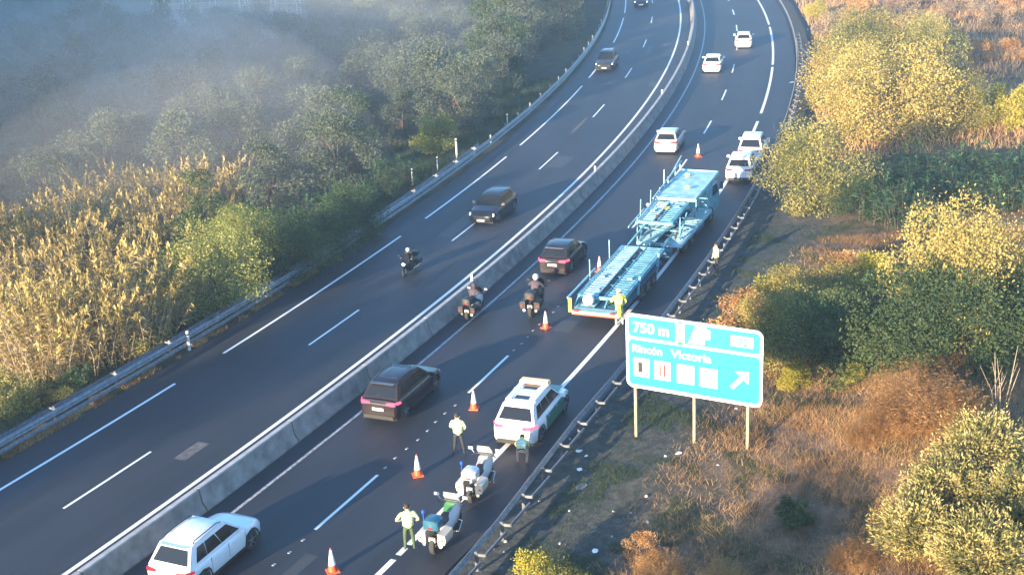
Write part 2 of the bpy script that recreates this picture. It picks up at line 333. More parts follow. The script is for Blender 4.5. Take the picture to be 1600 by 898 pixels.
def strip(name, o0, o1, s0, s1, z, m, parent=None, step=2., wav=0.):
    n = max(2, int(abs(s1 - s0) / step) + 1); ss = np.linspace(s0, s1, n); v = []; so = []
    k = 2 if abs(o1 - o0) < 1 else 6
    for i, s in enumerate(ss):
        for j in range(k):
            o = o0 + (o1 - o0) * j / (k - 1)
            if wav and j == k - 1: o += wav * (math.sin(s * 1.7) + math.sin(s * .71 + 1) + .6 * math.sin(s * 3.3))
            v.append((*rd(s, o), z)); so.append((s, o, 0))
    f = [(i * k + j, (i + 1) * k + j, (i + 1) * k + j + 1, i * k + j + 1) for i in range(n - 1) for j in range(k - 1)]
    if o1 > o0: f = [q[::-1] for q in f]
    me = bpy.data.meshes.new(name); me.from_pydata(v, [], f); me.update()
    a = me.attributes.new('so', 'FLOAT_VECTOR', 'POINT'); a.data.foreach_set('vector', np.array(so, np.float32).ravel())
    bm = bmesh.new(); bm.from_mesh(me)
    for fc in bm.faces:
        if fc.normal.z < 0: fc.normal_flip()
    bm.to_mesh(me); bm.free()
    return link(name, me, m, parent)
SA, SB = -130, 262
lc = struct(strip('left_carriageway', -4.55, 5.25, SA, SB, 0, M['asphalt'], wav=.05))
rc = struct(strip('right_carriageway', -5.3, -15.75, SA, SB, 0, M['asphalt'], wav=-.04))
strip('inner_edge_line', -3.38, -3.57, SA, SB, .004, M['paint'], lc)
strip('inner_edge_line', -6.25, -6.39, SA, SB, .004, M['paint_thin'], rc)
for a, b in ((-100, -40), (-36, 15.2), (19.0, 38.4), (42.2, 58.4), (62.0, 85.3), (89.2, 106.2), (109.5, 128), (132, 150), (154, 176)):
    strip('edge_line', 3.43, 3.58, a, b, .004, M['paint'], lc)
for i in range(-4, 12):
    s0 = 4.17 + 17 * i; strip('lane_dash', -.06, .06, s0, s0 + 5, .004, M['paint'], lc)
for i in range(-5, 15):
    s0 = 6.3 + 12.15 * i; strip('lane_dash', -9.86, -9.99, s0, s0 + 4.3, .004, M['paint'] if i >= 0 else M['paint_thin'], rc)
for a, b in ((-80, 5.6), (5.9, 6.4), (6.6, 71.4), (74.2, 94.0), (95.2, 118), (119.5, 140), (141.5, 160), (162, 182)):
    strip('edge_line', -13.52, -13.74, a, b, .004, M['paint'], rc)
for o_, a, b in ((-1.75, -60, 200), (1.72, -60, 200)): strip('tar_seam', o_, o_ + .035, a, b, .002, M['tar'], lc, wav=.01)
for o_, a, b in ((-8.1, -60, 200), (-11.8, -60, 200), (-14.2, -60, 120)): strip('tar_seam', o_, o_ - .035, a, b, .002, M['tar'], rc, wav=.01)
rq = random.Random(3)
for i in range(26):
    s_ = rq.uniform(0, 110); o_ = rq.choice([rq.uniform(-2.8, 3), rq.uniform(-13, -7)]); pr = lc if o_ > -4 else rc
    strip('repair_patch', o_, o_ - rq.uniform(.35, 1.3), s_, s_ + rq.uniform(1.2, 6), .0015 + .0001 * (i % 9), M['tar'] if i % 3 else M['pale_asphalt'], pr, step=.5, wav=.02)
# row of small worn studs continuing the lane line between the dashes
stud = MB(); stud.box((0, 0, .012), (.17, .09, .016), taper=.8); sme = stud.mesh('road_stud'); sme.materials.append(M['paint_thin'])
k = 0
for a, b in ((3.0, 5.8), (11.2, 17.8), (23.4, 29.5)):
    s = a
    while s < b:
        o = bpy.data.objects.new('road_stud', sme); COL.objects.link(o); o.location = (*rd(s, -9.92 + .05 * math.sin(s * 9)), .0); o.rotation_euler = (0, 0, head(s)); o.parent = rc; s += .85
# skid marks and patches on the tarmac near the incident
pm = nmat('pale_dust_patch', (.13, .125, .12), .9, vary=(.07, .068, .066), scale=4)
for s0, s1, o0, o1 in ((33.5, 35.2, .9, .6), (66.5, 72, .6, .35), (9.0, 10.6, -1.3, -1.9)):
    strip('dust_patch', o0, o1, s0, s1, .003, pm, lc, step=.4, wav=.03)

# ------------------------------------------------------------------ median barrier
rs_ = None
bar_t = thing('concrete_barrier', 'long grey concrete median barrier with bright top edge between the two carriageways', 'barrier', (*rd(20, -5), 0))
inv = bar_t.matrix_world
def barrier_seg(s0, s1):
    prof = [(.38, 0), (.38, .08), (.20, .34), (.115, .86), (-.115, .86), (-.20, .34), (-.38, .08), (-.38, 0)]
    mb = MB(); cap = MB(); n = 4; secs = []; cs = []
    ox, oy, _ = bar_t.location
    for s in np.linspace(s0, s1, n):
        secs.append([(rd(s, -5.0 + o)[0] - ox, rd(s, -5.0 + o)[1] - oy, z - .01) for o, z in prof])
        cs.append([(rd(s, -5.0 + o)[0] - ox, rd(s, -5.0 + o)[1] - oy, z) for o, z in ((.12, .85), (.10, .90), (-.095, .90), (-.118, .85))])
    mb.loft(secs); cap.loft(cs)
    o = mb.build('barrier_segment', M['concrete'], bar_t, 30); cap.build('cap', M['cap'], o)  # paler top carries the sunlit edge in its colour
s = -60.
while s < 240: barrier_seg(s, s + 5.93); s += 6.0
for sx in (29.6, 77.5, -10, 52, 102):     # reflectors on the cap
    mb = MB(); x, y = rd(sx, -4.98); mb.box((x - bar_t.location[0], y - bar_t.location[1], 1.02), (.1, .14, .28)); mb.box((x - bar_t.location[0], y - bar_t.location[1], 1.18), (.12, .2, .1)); mb.build('reflector', M['white'], bar_t)

# ------------------------------------------------------------------ guard rails
def ro(s): return float(np.interp(s, [2, 8, 15, 22, 60], [-.62, -.45, 0, .0, 0]))
def wbeam(root, off, z0, s0, s1, side, name='beam', ht=.31, step=4., mat='galv'):
    """corrugated beam; side=+1 puts its bulges toward smaller offsets (the road when the rail is left)"""
    prof = [(0, 0), (.045, .04), (.075, .09), (.02, .155), (.075, .22), (.045, .27), (0, .31), (-.008, .31), (.035, .265), (.06, .22), (.01, .155), (.06, .09), (.035, .045), (-.008, 0)]
    ss = np.arange(s0, s1 + .01, step); mb = MB(); secs = []
    for s in ss:
        f = off + (ro(s) if off < -10 else 0); secs.append([(rd(s, f - side * a)[0] - root.location[0], rd(s, f - side * a)[1] - root.location[1], z0 + zz * ht / .31) for a, zz in prof])
    mb.loft(secs); return mb.build(name, M[mat], root, 40)
rl = thing('guardrail', 'double galvanised guardrail along the far side of the left carriageway', 'guardrail', (*rd(20, 5.6), 0))
wbeam(rl, 5.55, .46, -40, 212, 1); wbeam(rl, 5.60, .14, -40, 212, 1, 'lower_beam', .2); wbeam(rl, 6.15, .42, -40, 60, -1, 'rear_beam', .26)
for s in np.arange(-38, 210, 4.0):
    mb = MB(); x, y = rd(s, 5.86); h = head(s); mb.box((x - rl.location[0], y - rl.location[1], .38), (.06, .12, .8), rz=h)
    if s < 60: mb.box((x - rl.location[0], y - rl.location[1], .66), (.08, .52, .08), rz=h)
    mb.build('post', M['galv'], rl)
rr = thing('guardrail', 'galvanised guardrail with rear brackets along the verge side of the right carriageway', 'guardrail', (*rd(20, -16), 0))
wbeam(rr, -15.95, .46, -40, 212, -1)
for s in np.arange(-38, 110, 2.0):
    mb = MB(); x, y = rd(s, -16.14 + ro(s)); h = head(s); lx, ly = x - rr.location[0], y - rr.location[1]
    mb.box((lx, ly, .36), (.06, .12, .76), rz=h); o = mb.build('post', M['galv_d'], rr)
    # rear rail section hooked on to each post
    mb = MB(); a = rd(s + .06, -16.45 + ro(s)); b = rd(s + 1.62, -16.45 + ro(s)); c = rd(s, -16.12 + ro(s))
    p = lambda q, z: (q[0] - rr.location[0], q[1] - rr.location[1], z)
    mb.bar(p(a, .62), p(b, .62), .05, .12); mb.bar(p(c, .62), p(a, .62), .05, .1); mb.build('rear_rail', M['galv'], rr)
sp = thing('guardrail', 'short flared guardrail end branching off behind the distant verge rail', 'guardrail', (*rd(96, -17.2), 0))
mb = MB(); A = rd(101, -16.3); B = rd(94, -17.4); lo = sp.location
mb.bar((A[0] - lo[0], A[1] - lo[1], .62), (B[0] - lo[0], B[1] - lo[1], .5), .08, .32); mb.build('beam', M['galv_d'], sp)
mb = MB()
for t_ in (.1, .5, .9): mb.box((A[0] + (B[0] - A[0]) * t_ - lo[0], A[1] + (B[1] - A[1]) * t_ - lo[1], .3), (.1, .1, .62))
mb.build('post', M['galv_d'], sp)
# marker posts behind the left rail
for (u, v, h, r_, lab) in ((714, 247, 1.5, .07, 'tall pale marker post behind the left guardrail near the small sunlit tree'), (684, 266, 1.0, .05, 'thin grey post standing between two other posts behind the left guardrail'),
                       (645, 287, 1.1, .06, 'short grey post left of the small sunlit tree, behind the guardrail'), (296, 545, .95, .08, 'white marker post on the left guardrail beside the yellow-green willow'), (793, 195, .9, .05, 'small white marker post by the guardrail above the black car')):
    x, y, z = at(u, v, False); z = tz(x, y) if u != 714 else 0
    t = thing('marker_post', lab, 'post', (x, y, 0), 0, 'marker posts along the left guardrail'); mb = MB(); mb.tube([(0, 0, -.3), (0, 0, h)], r_, 8); mb.build('shaft', M['post'], t)
    mb = MB(); mb.lathe((0, 0, h - .22), [(r_ * 1.08, 0), (r_ * 1.08, .1)], 8); mb.build('band', M['black'], t)

# ------------------------------------------------------------------ foliage
def quad_mesh(name, Q, m, extra=None):
    """Q: (N, 4, 3) quads"""
    N = len(Q); me = bpy.data.meshes.new(name); me.vertices.add(N * 4); me.vertices.foreach_set('co', Q.reshape(-1).astype(np.float32))
    me.loops.add(N * 4); me.loops.foreach_set('vertex_index', np.arange(N * 4, dtype=np.int32)); me.polygons.add(N)
    me.polygons.foreach_set('loop_start', np.arange(N, dtype=np.int32) * 4); me.polygons.foreach_set('loop_total', np.full(N, 4, np.int32)); me.update()
    me.materials.append(m); return me
def unit(a): return a / np.maximum(np.linalg.norm(a, axis=-1, keepdims=True), 1e-9)
def leaf_quads(P, Ndir, L, W, rg):
    """diamond leaf at each point P, long axis along Ndir"""
    d = unit(Ndir); t = unit(np.cross(d, rg.normal(size=d.shape)))
    L = np.broadcast_to(np.asarray(L), (len(P),))[:, None]; W = np.broadcast_to(np.asarray(W), (len(P),))[:, None]
    return np.stack([P - d * L * .5, P + t * W * .5, P + d * L * .5, P - t * W * .5], 1)
def sph(n, rg): return unit(rg.normal(size=(n, 3)))
def crown_broad(rg, H, rad, lobes, n, leaf, base=.28, droop=0., sprig=.25):
    """lobed crown: lobes sit round an uneven ovoid, leaves fill each lobe's outer part; returns quads and lobe centres"""
    C = []; 
    for i in range(lobes):
        a = rg.uniform(0, 2 * math.pi); t = rg.uniform(0, 1); hz = H * (base + (.93 - base) * t)
        rr_ = rad * (.35 + .65 * math.sin(math.pi * min(.98, .18 + .72 * t))) * rg.uniform(.35, .88)
        C.append((rr_ * math.cos(a), rr_ * math.sin(a), hz - rad * .08, rad * rg.uniform(.24, .46)))
    C = np.array(C); w_ = C[:, 3] ** 2; idx = rg.choice(lobes, n, p=w_ / w_.sum())
    d = sph(n, rg); rr_ = rg.uniform(.0, 1, n) ** .3
    rr_ = np.where(rg.uniform(size=n) < sprig * .35, rr_ * rg.uniform(1, 1.45, n), rr_)
    # break the lobes up with directional gaps
    g = np.sin(d[:, 0] * 6 + idx) * np.sin(d[:, 1] * 7 + idx * 2) * np.sin(d[:, 2] * 6 + idx * 3); keep = g > -.30
    P = C[idx, :3] + d * (rr_ * C[idx, 3])[:, None] * np.array([1, 1, .82]); P = P[keep]; d = d[keep]
    D = d + rg.normal(size=d.shape) * .8; D[:, 2] -= droop
    sz = leaf * rg.uniform(.6, 1.4, len(P))
    return leaf_quads(P, D, sz, sz * .55, rg), C
def trunk_mb(rg, H, C, r0, lean=.06, forks=9):
    mb = MB(); bx, by = rg.normal() * lean * H, rg.normal() * lean * H; top = np.array([bx, by, H * .62])
    pts = [(0, 0, -.4), (bx * .2, by * .2, H * .16), (bx * .5 + .05 * H * rg.normal() * .4, by * .5, H * .36), tuple(top)]
    mb.tube(pts, [r0 * 1.25, r0, r0 * .75, r0 * .35], 8)
    o = np.argsort(-C[:, 3])[:forks]
    for i in o:
        c = C[i, :3]; t = rg.uniform(.3, .8); s = np.array([bx * t, by * t, H * .62 * t]); m_ = (s + c) / 2 + rg.normal(size=3) * .12; m_[2] -= .1
        mb.tube([tuple(s), tuple(m_), tuple(c)], [r0 * .42, r0 * .28, r0 * .08], 5, cap=False)
    return mb
def make_tree(name, seed, H, rad, lobes, n, leaf, mat, cat='tree', base=.28, droop=0., r0=None, woody=True, sprig=.25):
    rg = np.random.default_rng(seed); t = thing(name, '', cat); Q, C = crown_broad(rg, H, rad, lobes, n, leaf, base, droop, sprig)
    link('crown', quad_mesh('crown', Q, mat), None, t)
    if woody: trunk_mb(rg, H, C, r0 or H * .022).build('trunk', M['bark'], t, 60)
    return t
def strands(rg, n, H, rad, blade, per, mat, name, lean=.28, plume=0, up=.8, cat='shrub', wd=.03, stalk=True):
    """upright clump of stems with long leaves (canes, tamarisk sprays, tall grass)"""
    Q = []; stalks = MB(); PL = []
    for i in range(n):
        a = rg.uniform(0, 6.283); r_ = rad * math.sqrt(rg.uniform()); b = np.array([r_ * math.cos(a), r_ * math.sin(a), -.2])
        h = H * rg.uniform(.62, 1.05) * (1 - .25 * (r_ / rad) ** 2); l = np.array([rg.normal() * lean, rg.normal() * lean, 1.]) + np.array([b[0], b[1], 0]) / rad * lean; l /= l[2]
        bend = rg.normal(size=2) * .09 * h
        def pt(t): q = b + l * (h * t); q = q + np.array([bend[0] * t * t, bend[1] * t * t, -.06 * h * t * t]); return q
        if stalk: stalks.tube([pt(0), pt(.5), pt(1)], [wd * .5, wd * .42, wd * .15], 3, cap=False)
        ts = rg.uniform(.12, 1, per); P0 = np.array([pt(t) for t in ts]); az = rg.uniform(0, 6.283, per); e = rg.uniform(.15, up, per)
        D = np.stack([np.cos(az), np.sin(az), e], 1); D = unit(D); Lh = blade * rg.uniform(.6, 1.3, per)[:, None]
        mid = P0 + D * Lh * .55; D2 = D.copy(); D2[:, 2] -= rg.uniform(.4, 1.3, per); D2 = unit(D2); tip = mid + D2 * Lh * .5
        s_ = unit(np.cross(D, np.array([0, 0, 1.]) + rg.normal(size=D.shape) * .4)) * (blade * .075)
        Q.append(np.stack([P0, mid + s_, tip, mid - s_], 1))
        if plume and rg.uniform() < plume:
            k = 14; pp = np.array([pt(t) for t in rg.uniform(.9, 1.1, k)]); dd = rg.normal(size=(k, 3)) * .35 + np.array([bend[0], bend[1], h]) / h
            Q.append(leaf_quads(pp + rg.normal(size=(k, 3)) * .04, dd, .34, .10, rg))
    t = thing(name, '', cat); link('leaves', quad_mesh('leaves', np.concatenate(Q), mat), None, t)
    if stalk: stalks.build('stems', M['palewood'] if mat in (M['cane_gold'], M['leaf_russet'], M['leaf_pale']) else M['bark'], t)
    return t
def make_frond(seed, H, rad, n, mat, name='shrub'):
    """shrub made of many arching sprays, each ending in a dense pale head"""
    rg = np.random.default_rng(seed); Q = []; mb = MB()
    for i in range(n):
        d = sph(1, rg)[0]; d[2] = abs(d[2]) * .9 + .18; d = d / np.linalg.norm(d); r_ = rg.uniform(.6, 1.12)
        tip = np.array([d[0] * rad, d[1] * rad, d[2] * H]) * r_; base = np.array([d[0] * .15 * rad, d[1] * .15 * rad, 0])
        mid = (tip + base) * .5 + np.array([0, 0, .12 * H])
        if i % 3 == 0: mb.tube([base, mid, tip], [.03, .02, .008], 4, cap=False)
        k = 36; t = rg.uniform(.3, 1.08, k)[:, None]; P = (1 - t) ** 2 * base + 2 * t * (1 - t) * mid + t * t * tip
        P = P + rg.normal(size=(k, 3)) * (.05 + .05 * t); D = (tip - mid) * 1.2 / np.linalg.norm(tip - mid) + rg.normal(size=(k, 3)) * .55
        Q.append(leaf_quads(P, D, .15 * rg.uniform(.5, 1.5, k), .055, rg))
    t = thing(name, '', 'shrub'); link('foliage', quad_mesh('foliage', np.concatenate(Q), mat), None, t); mb.build('stems', M['bark'], t); return t
P = {}
P['forest'] = [make_tree('tree', 11 + i, 6.2, 2.9, 20, 11500, .16, M['leaf_forest'], base=.10, sprig=.5) for i in range(3)] + [make_tree('tree', 21, 7.5, 2.5, 20, 11500, .16, M['leaf_dark'], base=.10, sprig=.5)]
P['willow'] = make_tree('tree', 31, 5.0, 3.0, 30, 26000, .10, M['leaf_willow'], droop=.4, base=.12, sprig=.6)
P['small_lit'] = make_tree('tree', 44, 3.3, 2.0, 22, 16000, .11, M['leaf_willow'], base=.12, sprig=.5)
P['round'] = make_tree('tree', 33, 4.2, 3.4, 34, 34000, .105, M['leaf_gold'], base=.10, sprig=.5)
P['round_o'] = make_tree('tree', 34, 4.0, 3.2, 32, 28000, .11, M['leaf_olive'], base=.08, sprig=.5)
P['dark'] = make_tree('tree', 35, 3.6, 2.8, 26, 20000, .12, M['leaf_dark'], base=.06, sprig=.5)
P['bush_y'] = make_tree('bush', 36, 1.7, 1.2, 10, 7000, .08, M['leaf_yellow'], 'bush', base=.05, woody=True, sprig=.7)
P['bush_r'] = make_tree('bush', 37, 2.1, 1.35, 11, 7500, .08, M['leaf_russet'], 'bush', base=.05, sprig=.7)
P['bush_g'] = make_tree('bush', 38, 1.6, 1.3, 10, 6500, .085, M['leaf_olive'], 'bush', base=.05, sprig=.6)
P['bush_d'] = make_tree('bush', 39, 1.5, 1.2, 9, 3000, .13, M['leaf_dark'], 'bush', base=.05, sprig=.6)
P['bush_p'] = make_tree('bush', 40, 1.9, 1.7, 12, 7000, .10, M['leaf_pale'], 'bush', base=.05, sprig=.7)
P['cane'] = [strands(np.random.default_rng(50 + i), 110, 5.2, 1.9, .42, 30, M['cane_gold'], 'cane_clump', plume=.6, lean=.19, cat='cane clump', wd=.04) for i in range(3)]
P['cane_g'] = [strands(np.random.default_rng(60 + i), 70, 3.2, 1.9, .6, 16, M['cane_green'], 'cane_clump', plume=.1, lean=.14, cat='cane clump') for i in range(2)]
P['brush'] = [strands(np.random.default_rng(70 + i), 560, 1.9, 1.05, .11, 34, M['leaf_russet'], 'dry_shrub', lean=.26, cat='shrub', wd=.010, plume=0, stalk=False) for i in range(2)]
P['cream'] = [make_frond(80 + i, 2.2, 1.75, 430, M['leaf_cream']) for i in range(2)]
def put(proto, u, v, label, sc_=1., rz=None, group=None, dz=0.):
    x, y, z = at(u, v); return place(proto, (x, y, z + dz), random.uniform(0, 6.28) if rz is None else rz, label, group, sc_)

# left bank: golden canes in three ragged rows
G1 = 'golden canes on the left bank'
rows = [[(-15, 560), (30, 575), (78, 585), (122, 578), (165, 560), (205, 545), (243, 512)],
        [(-10, 500), (45, 505), (95, 500), (145, 490), (190, 470), (238, 446)],
        [(5, 455), (62, 440), (118, 425), (165, 408), (212, 396)],
        [(195, 362), (240, 358), (282, 345), (318, 352), (60, 405), (130, 382), (350, 358), (300, 385), (262, 392), (0, 420)]]
names_ = ['front row above the guardrail', 'second row', 'third row', 'back row']
CN = []
for j, row in enumerate(rows):
    for i, (u, v) in enumerate(row):
        side = ['at the picture edge', 'near the picture edge', 'left of the middle', 'at the middle', 'right of the middle', 'toward the willow', 'next to the willow'][min(i, 6)]
        put(P['cane'][(i + j) % 3], u, v, 'golden cane clump %s, %s' % (side, names_[j]), random.uniform(.92, 1.15), group=G1); CN.append(at(u, v)[:2])
for u, v, s_ in ((100, 470, 1.3), (225, 400, 1.35), (20, 470, 1.2), (270, 440, 1.1), (150, 525, .9)): put(P['cane_g'][1], u, v, 'green canes growing among the golden ones', s_, group='green canes among the golden ones')
put(P['willow'], 338, 492, 'feathery yellow-green willow between the golden canes and the guardrail', 1.0)
put(P['willow'], 392, 432, 'grey-green feathery willow just right of the sunlit yellow-green one', .85)
put(P['bush_g'], 228, 552, 'round olive bush behind the white marker post on the left rail', 1.05)
put(P['bush_d'], 130, 616, 'dark bush under the golden canes beside the guardrail', .85)
put(P['bush_g'], 18, 640, 'pale green bush at the lower left edge behind the guardrail', 1.15)
put(P['bush_r'], 62, 632, 'small russet bush beside the pale green one at lower left', .5)
put(P['bush_g'], 100, 630, 'low olive bush between the russet bush and the canes', .6)
put(P['bush_r'], 300, 470, 'brownish shrub at the foot of the yellow-green willow', .7)
put(P['small_lit'], 683, 240, 'small sunlit yellow-green tree standing alone by the left guardrail', .95)
put(P['small_lit'], 664, 186, 'small greener tree just behind the sunlit yellow-green tree', .9)
for u, v, s_, lab in ((455, 435, .9, 'dark green bushy tree beside the guardrail next to the willows'), (505, 402, .8, 'dark green bushy tree midway along the guardrail'), (560, 366, .8, 'dark green bushy tree nearest the short grey posts')):
    put(P['dark'], u, v, lab, s_)
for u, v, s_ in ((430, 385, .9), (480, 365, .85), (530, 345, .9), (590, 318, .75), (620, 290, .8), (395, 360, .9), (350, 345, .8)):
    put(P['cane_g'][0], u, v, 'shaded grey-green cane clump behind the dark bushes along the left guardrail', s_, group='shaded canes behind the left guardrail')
# misty wood filling the valley
FL = ['dull grey-green misty tree', 'bushy shaded misty tree', 'broad hazy tree', 'dark taller misty tree']
rg = np.random.default_rng(5); cand = []
for i in range(9000):
    if len(cand) >= 296: break
    s_, o_ = rg.uniform(22, 232), rg.uniform(9.5, 120); x, y = rd(s_, o_)
    u0 = .385 * y
    if x < -u0 - 7 or y > 262: continue
    if s_ < 50 and o_ < 17: continue
    if y < 82 and o_ < 30 - (s_ - 22) * .4: continue
    X0, Y0, _z = at(690, 240)
    if min(math.hypot(x - X0, y - Y0), math.hypot(x - X0, y - Y0 + 7), math.hypot(x - X0 - .5, y - Y0 + 12)) < 5.2: continue
    if min((x - a - .12 * k_) ** 2 + (y - b + .4 * k_) ** 2 for a, b in CN for k_ in (0, 5, 9)) < 14: continue
    # keep a little plot with pale stakes free at the far left
    if 176 < y < 245 and -.385 * y + 14 < x < -.385 * y + 52: continue
    if all((x - a) ** 2 + (y - b) ** 2 > (3.9 + .0075 * y) ** 2 for a, b in cand): cand.append((x, y))
for k, (x, y) in enumerate(cand):
    j = int(rg.choice([0, 1, 2, 3], p=[.3, .27, .28, .15])); sc_ = float(rg.uniform(.72, 1.12)) * (1 + .0012 * y)
    so_ = road_so(x, y); zone = 'along the guardrail' if so_[1][0] < 19 else 'right behind the golden canes' if y < 110 and x < -22 else 'deep in the valley' if y < 150 else 'at the top left corner' if x < -52 else 'near the pale stakes' if x < -25 and y > 170 else 'near the top edge' if y > 185 else 'in the middle of the wood'
    place(P['forest'][j], (x, y, tz(x, y)), float(rg.uniform(0, 6.28)), FL[j] + ' ' + zone, 'trees of the misty wood', sc_)
print('forest trees', len(cand))
# plot with pale stakes, far left
xs_, ys_, zs_ = at(368, 34)
t = thing('staked_plot', 'row of tall pale stakes at the far top left beyond the wood', 'stake fence', (xs_, ys_, zs_))
for r_ in range(3):
    for i in range(17):
        mb = MB(); x = -12.5 + i * 1.5 + random.uniform(-.2, .2); mb.tube([(x, r_ * 3, -.3), (x + random.uniform(-.15, .15), r_ * 3, 3.6 + random.uniform(-.3, .3))], .09, 5); mb.build('stake', M['palewood'] if i % 3 else M['post'], t)
for r_ in range(3):
    mb = MB(); mb.bar((-12.7, r_ * 3, 2.4), (12, r_ * 3, 2.4), .06); mb.bar((-12.7, r_ * 3, .9), (12, r_ * 3, .9), .06); mb.build('rail', M['post'], t)
put(P['bush_p'], 545, 18, 'pale brown bush at the top, right of the pale stakes', 2.2)
put(P['bush_p'], 610, 108, 'pale flowering bush within the dark wood near the top', 1.3)

# right side
put(P['round_o'], 1275, 316, 'round olive-gold tree beside the parked white cars', (1.12, 1.12, 1.25), 1.0)
put(P['dark'], 1345, 332, 'low dark green bush spreading to the right of the round golden tree', (.75, .75, .6))
put(P['round'], 1385, 214, 'large golden tree behind the round one at upper right', (1.55, 1.55, 1.7), 2.2)
put(P['round'], 1325, 170, 'orange-gold tree left behind the large golden tree', (1.25, 1.25, 1.4), .6)
put(P['round_o'], 1345, 118, 'olive tree in the gap above the large golden tree', (1.3, 1.3, 1.5))
put(P['round_o'], 1440, 120, 'pale olive tree on the far slope above the loose-crowned tree', (1.2, 1.2, 1.4))
put(P['round'], 1462, 205, 'golden tree with loose crown right of the large golden tree', (1.1, 1.1, 1.2), 4)
put(P['round'], 1500, 505, 'broad golden tree with dark underside near the right edge', (1.02, 1.02, 1.35), 3.1)
put(P['dark'], 1420, 545, 'dark green tree added as shaded underside below the broad golden tree', 1.0)  # this and next two: dark leaves added as the golden tree's shaded underside
put(P['dark'], 1500, 560, 'dark green tree added as shaded underside directly under the broad golden tree', 1.05)
put(P['dark'], 1580, 545, 'dark green tree added as shaded underside at the right edge beside the broad golden tree', 1.0)
put(P['dark'], 1330, 580, 'big dark green bush behind the blue road sign', (1.0, 1.0, .95))
put(P['round_o'], 1265, 560, 'large olive bush between the dark bush and the road sign', (.8, .8, .85), 2)
put(P['round_o'], 1225, 560, 'olive bush touching the right side of the blue road sign', .72)
put(P['round'], 1265, 500, 'yellow-green bush crowning the dark one behind the sign', .72, 5)
put(P['bush_r'], 1150, 520, 'russet bush rising just above the blue road sign', 1.35)
put(P['bush_y'], 1205, 505, 'bright yellow-green bush beside the russet one above the sign', 1.4)
put(P['bush_r'], 1310, 462, 'orange-tinged bush on top of the thicket behind the sign', 1.3)
put(P['bush_y'], 1362, 455, 'bright yellow bush at the far end of the thicket', 1.3)
put(P['bush_y'], 1240, 606, 'yellow weedy bush at the lower right corner of the road sign', .75)
put(P['bush_y'], 1335, 600, 'yellow-green weedy bush at the foot of the russet bank', .6)
put(P['brush'][0], 1440, 655, 'feathery russet brush plume on top of the bank', (1.3, 1.3, 1.35))
put(P['brush'][1], 1395, 672, 'russet dry brush left of the tallest plume on the bank', .85)
put(P['brush'][0], 1490, 650, 'russet dry brush right of the tallest plume, above the cream shrub', .8)
put(P['brush'][1], 1350, 690, 'low russet brush on the slope of the bank', .6)
for (u, v, s_, lab) in ((1535, 735, 1.0, 'cream seeding shrub at the right edge below the bare stems'), (1480, 800, .95, 'cream seeding shrub in the middle of the three at lower right'), (1430, 860, .9, 'leftmost of the cream seeding shrubs at lower right'),
                        (1590, 830, 1.05, 'cream seeding shrub cut by the right picture edge'), (1530, 900, 1.0, 'cream seeding shrub at the bottom right corner')):
    put(P['cream'][int(u) % 2], u, v, lab, s_, group='cream seeding shrubs')
put(P['bush_y'], 832, 925, 'yellow-green bush peeping in at the bottom edge by the rail', .85)
put(P['bush_g'], 884, 925, 'olive bush peeping in at the bottom edge, right of the yellow one', .75)
put(P['brush'][1], 1030, 905, 'dry orange brush at the bottom edge below the verge', .65)
put(P['brush'][0], 1130, 915, 'dry orange brush at the bottom edge, right of the first', .6)
put(P['brush'][1], 1330, 885, 'dry orange brush at the foot of the cream shrubs', .62)
put(P['bush_r'], 1000, 870, 'small rusty bush on the edge of the verge near the bottom', .5)
put(P['bush_d'], 1240, 820, 'dark green weed clump added to darken the shaded hollow', .7)  # dark leaves stand in for part of the hollow's shade
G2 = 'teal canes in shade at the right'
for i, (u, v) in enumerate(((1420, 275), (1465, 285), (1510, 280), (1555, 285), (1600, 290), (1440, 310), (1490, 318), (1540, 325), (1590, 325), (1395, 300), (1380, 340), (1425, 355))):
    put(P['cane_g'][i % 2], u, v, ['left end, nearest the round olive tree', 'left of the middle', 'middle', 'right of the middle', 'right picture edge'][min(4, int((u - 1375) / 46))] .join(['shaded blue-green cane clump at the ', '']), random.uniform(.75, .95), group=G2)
for i, (u, v) in enumerate(((1515, 205), (1545, 200), (1580, 205), (1610, 200))):
    put(P['bush_y'], u, v, ['leftmost', 'second', 'third', 'rightmost'][i] + ' of the bright yellow bushes above the shaded canes', (1.5, 1.5, 2.0))
for i, (u, v, s_, q) in enumerate(((1300, 60, 1.6, 'bush_p'), (1340, 35, 1.7, 'bush_r'), (1390, 30, 1.5, 'bush_p'), (1440, 55, 1.6, 'bush_p'), (1500, 25, 1.7, 'bush_p'), (1555, 45, 1.5, 'bush_p'), (1275, 30, 1.4, 'bush_y'), (1345, 110, 1.8, 'bush_y'), (1300, 115, 1.5, 'bush_r'), (1590, 15, 1.8, 'bush_r'), (1480, 75, 1.4, 'bush_g'), (1420, 95, 1.6, 'bush_y'), (1530, 95, 1.3, 'bush_r'), (1585, 95, 1.3, 'bush_r'), (1450, 5, 1.9, 'bush_p'), (1370, -5, 2.0, 'bush_r'), (1540, -8, 2.0, 'bush_p'))):
    put(P[q], u, v, {'bush_p': 'pale brown dry bush on the far slope at the top right', 'bush_r': 'orange-red dry bush on the far slope at the top right', 'bush_y': 'yellow-green bush on the far slope at the top right', 'bush_g': 'olive bush on the far slope at the top right'}[q], s_, group='bushes on the far slope')
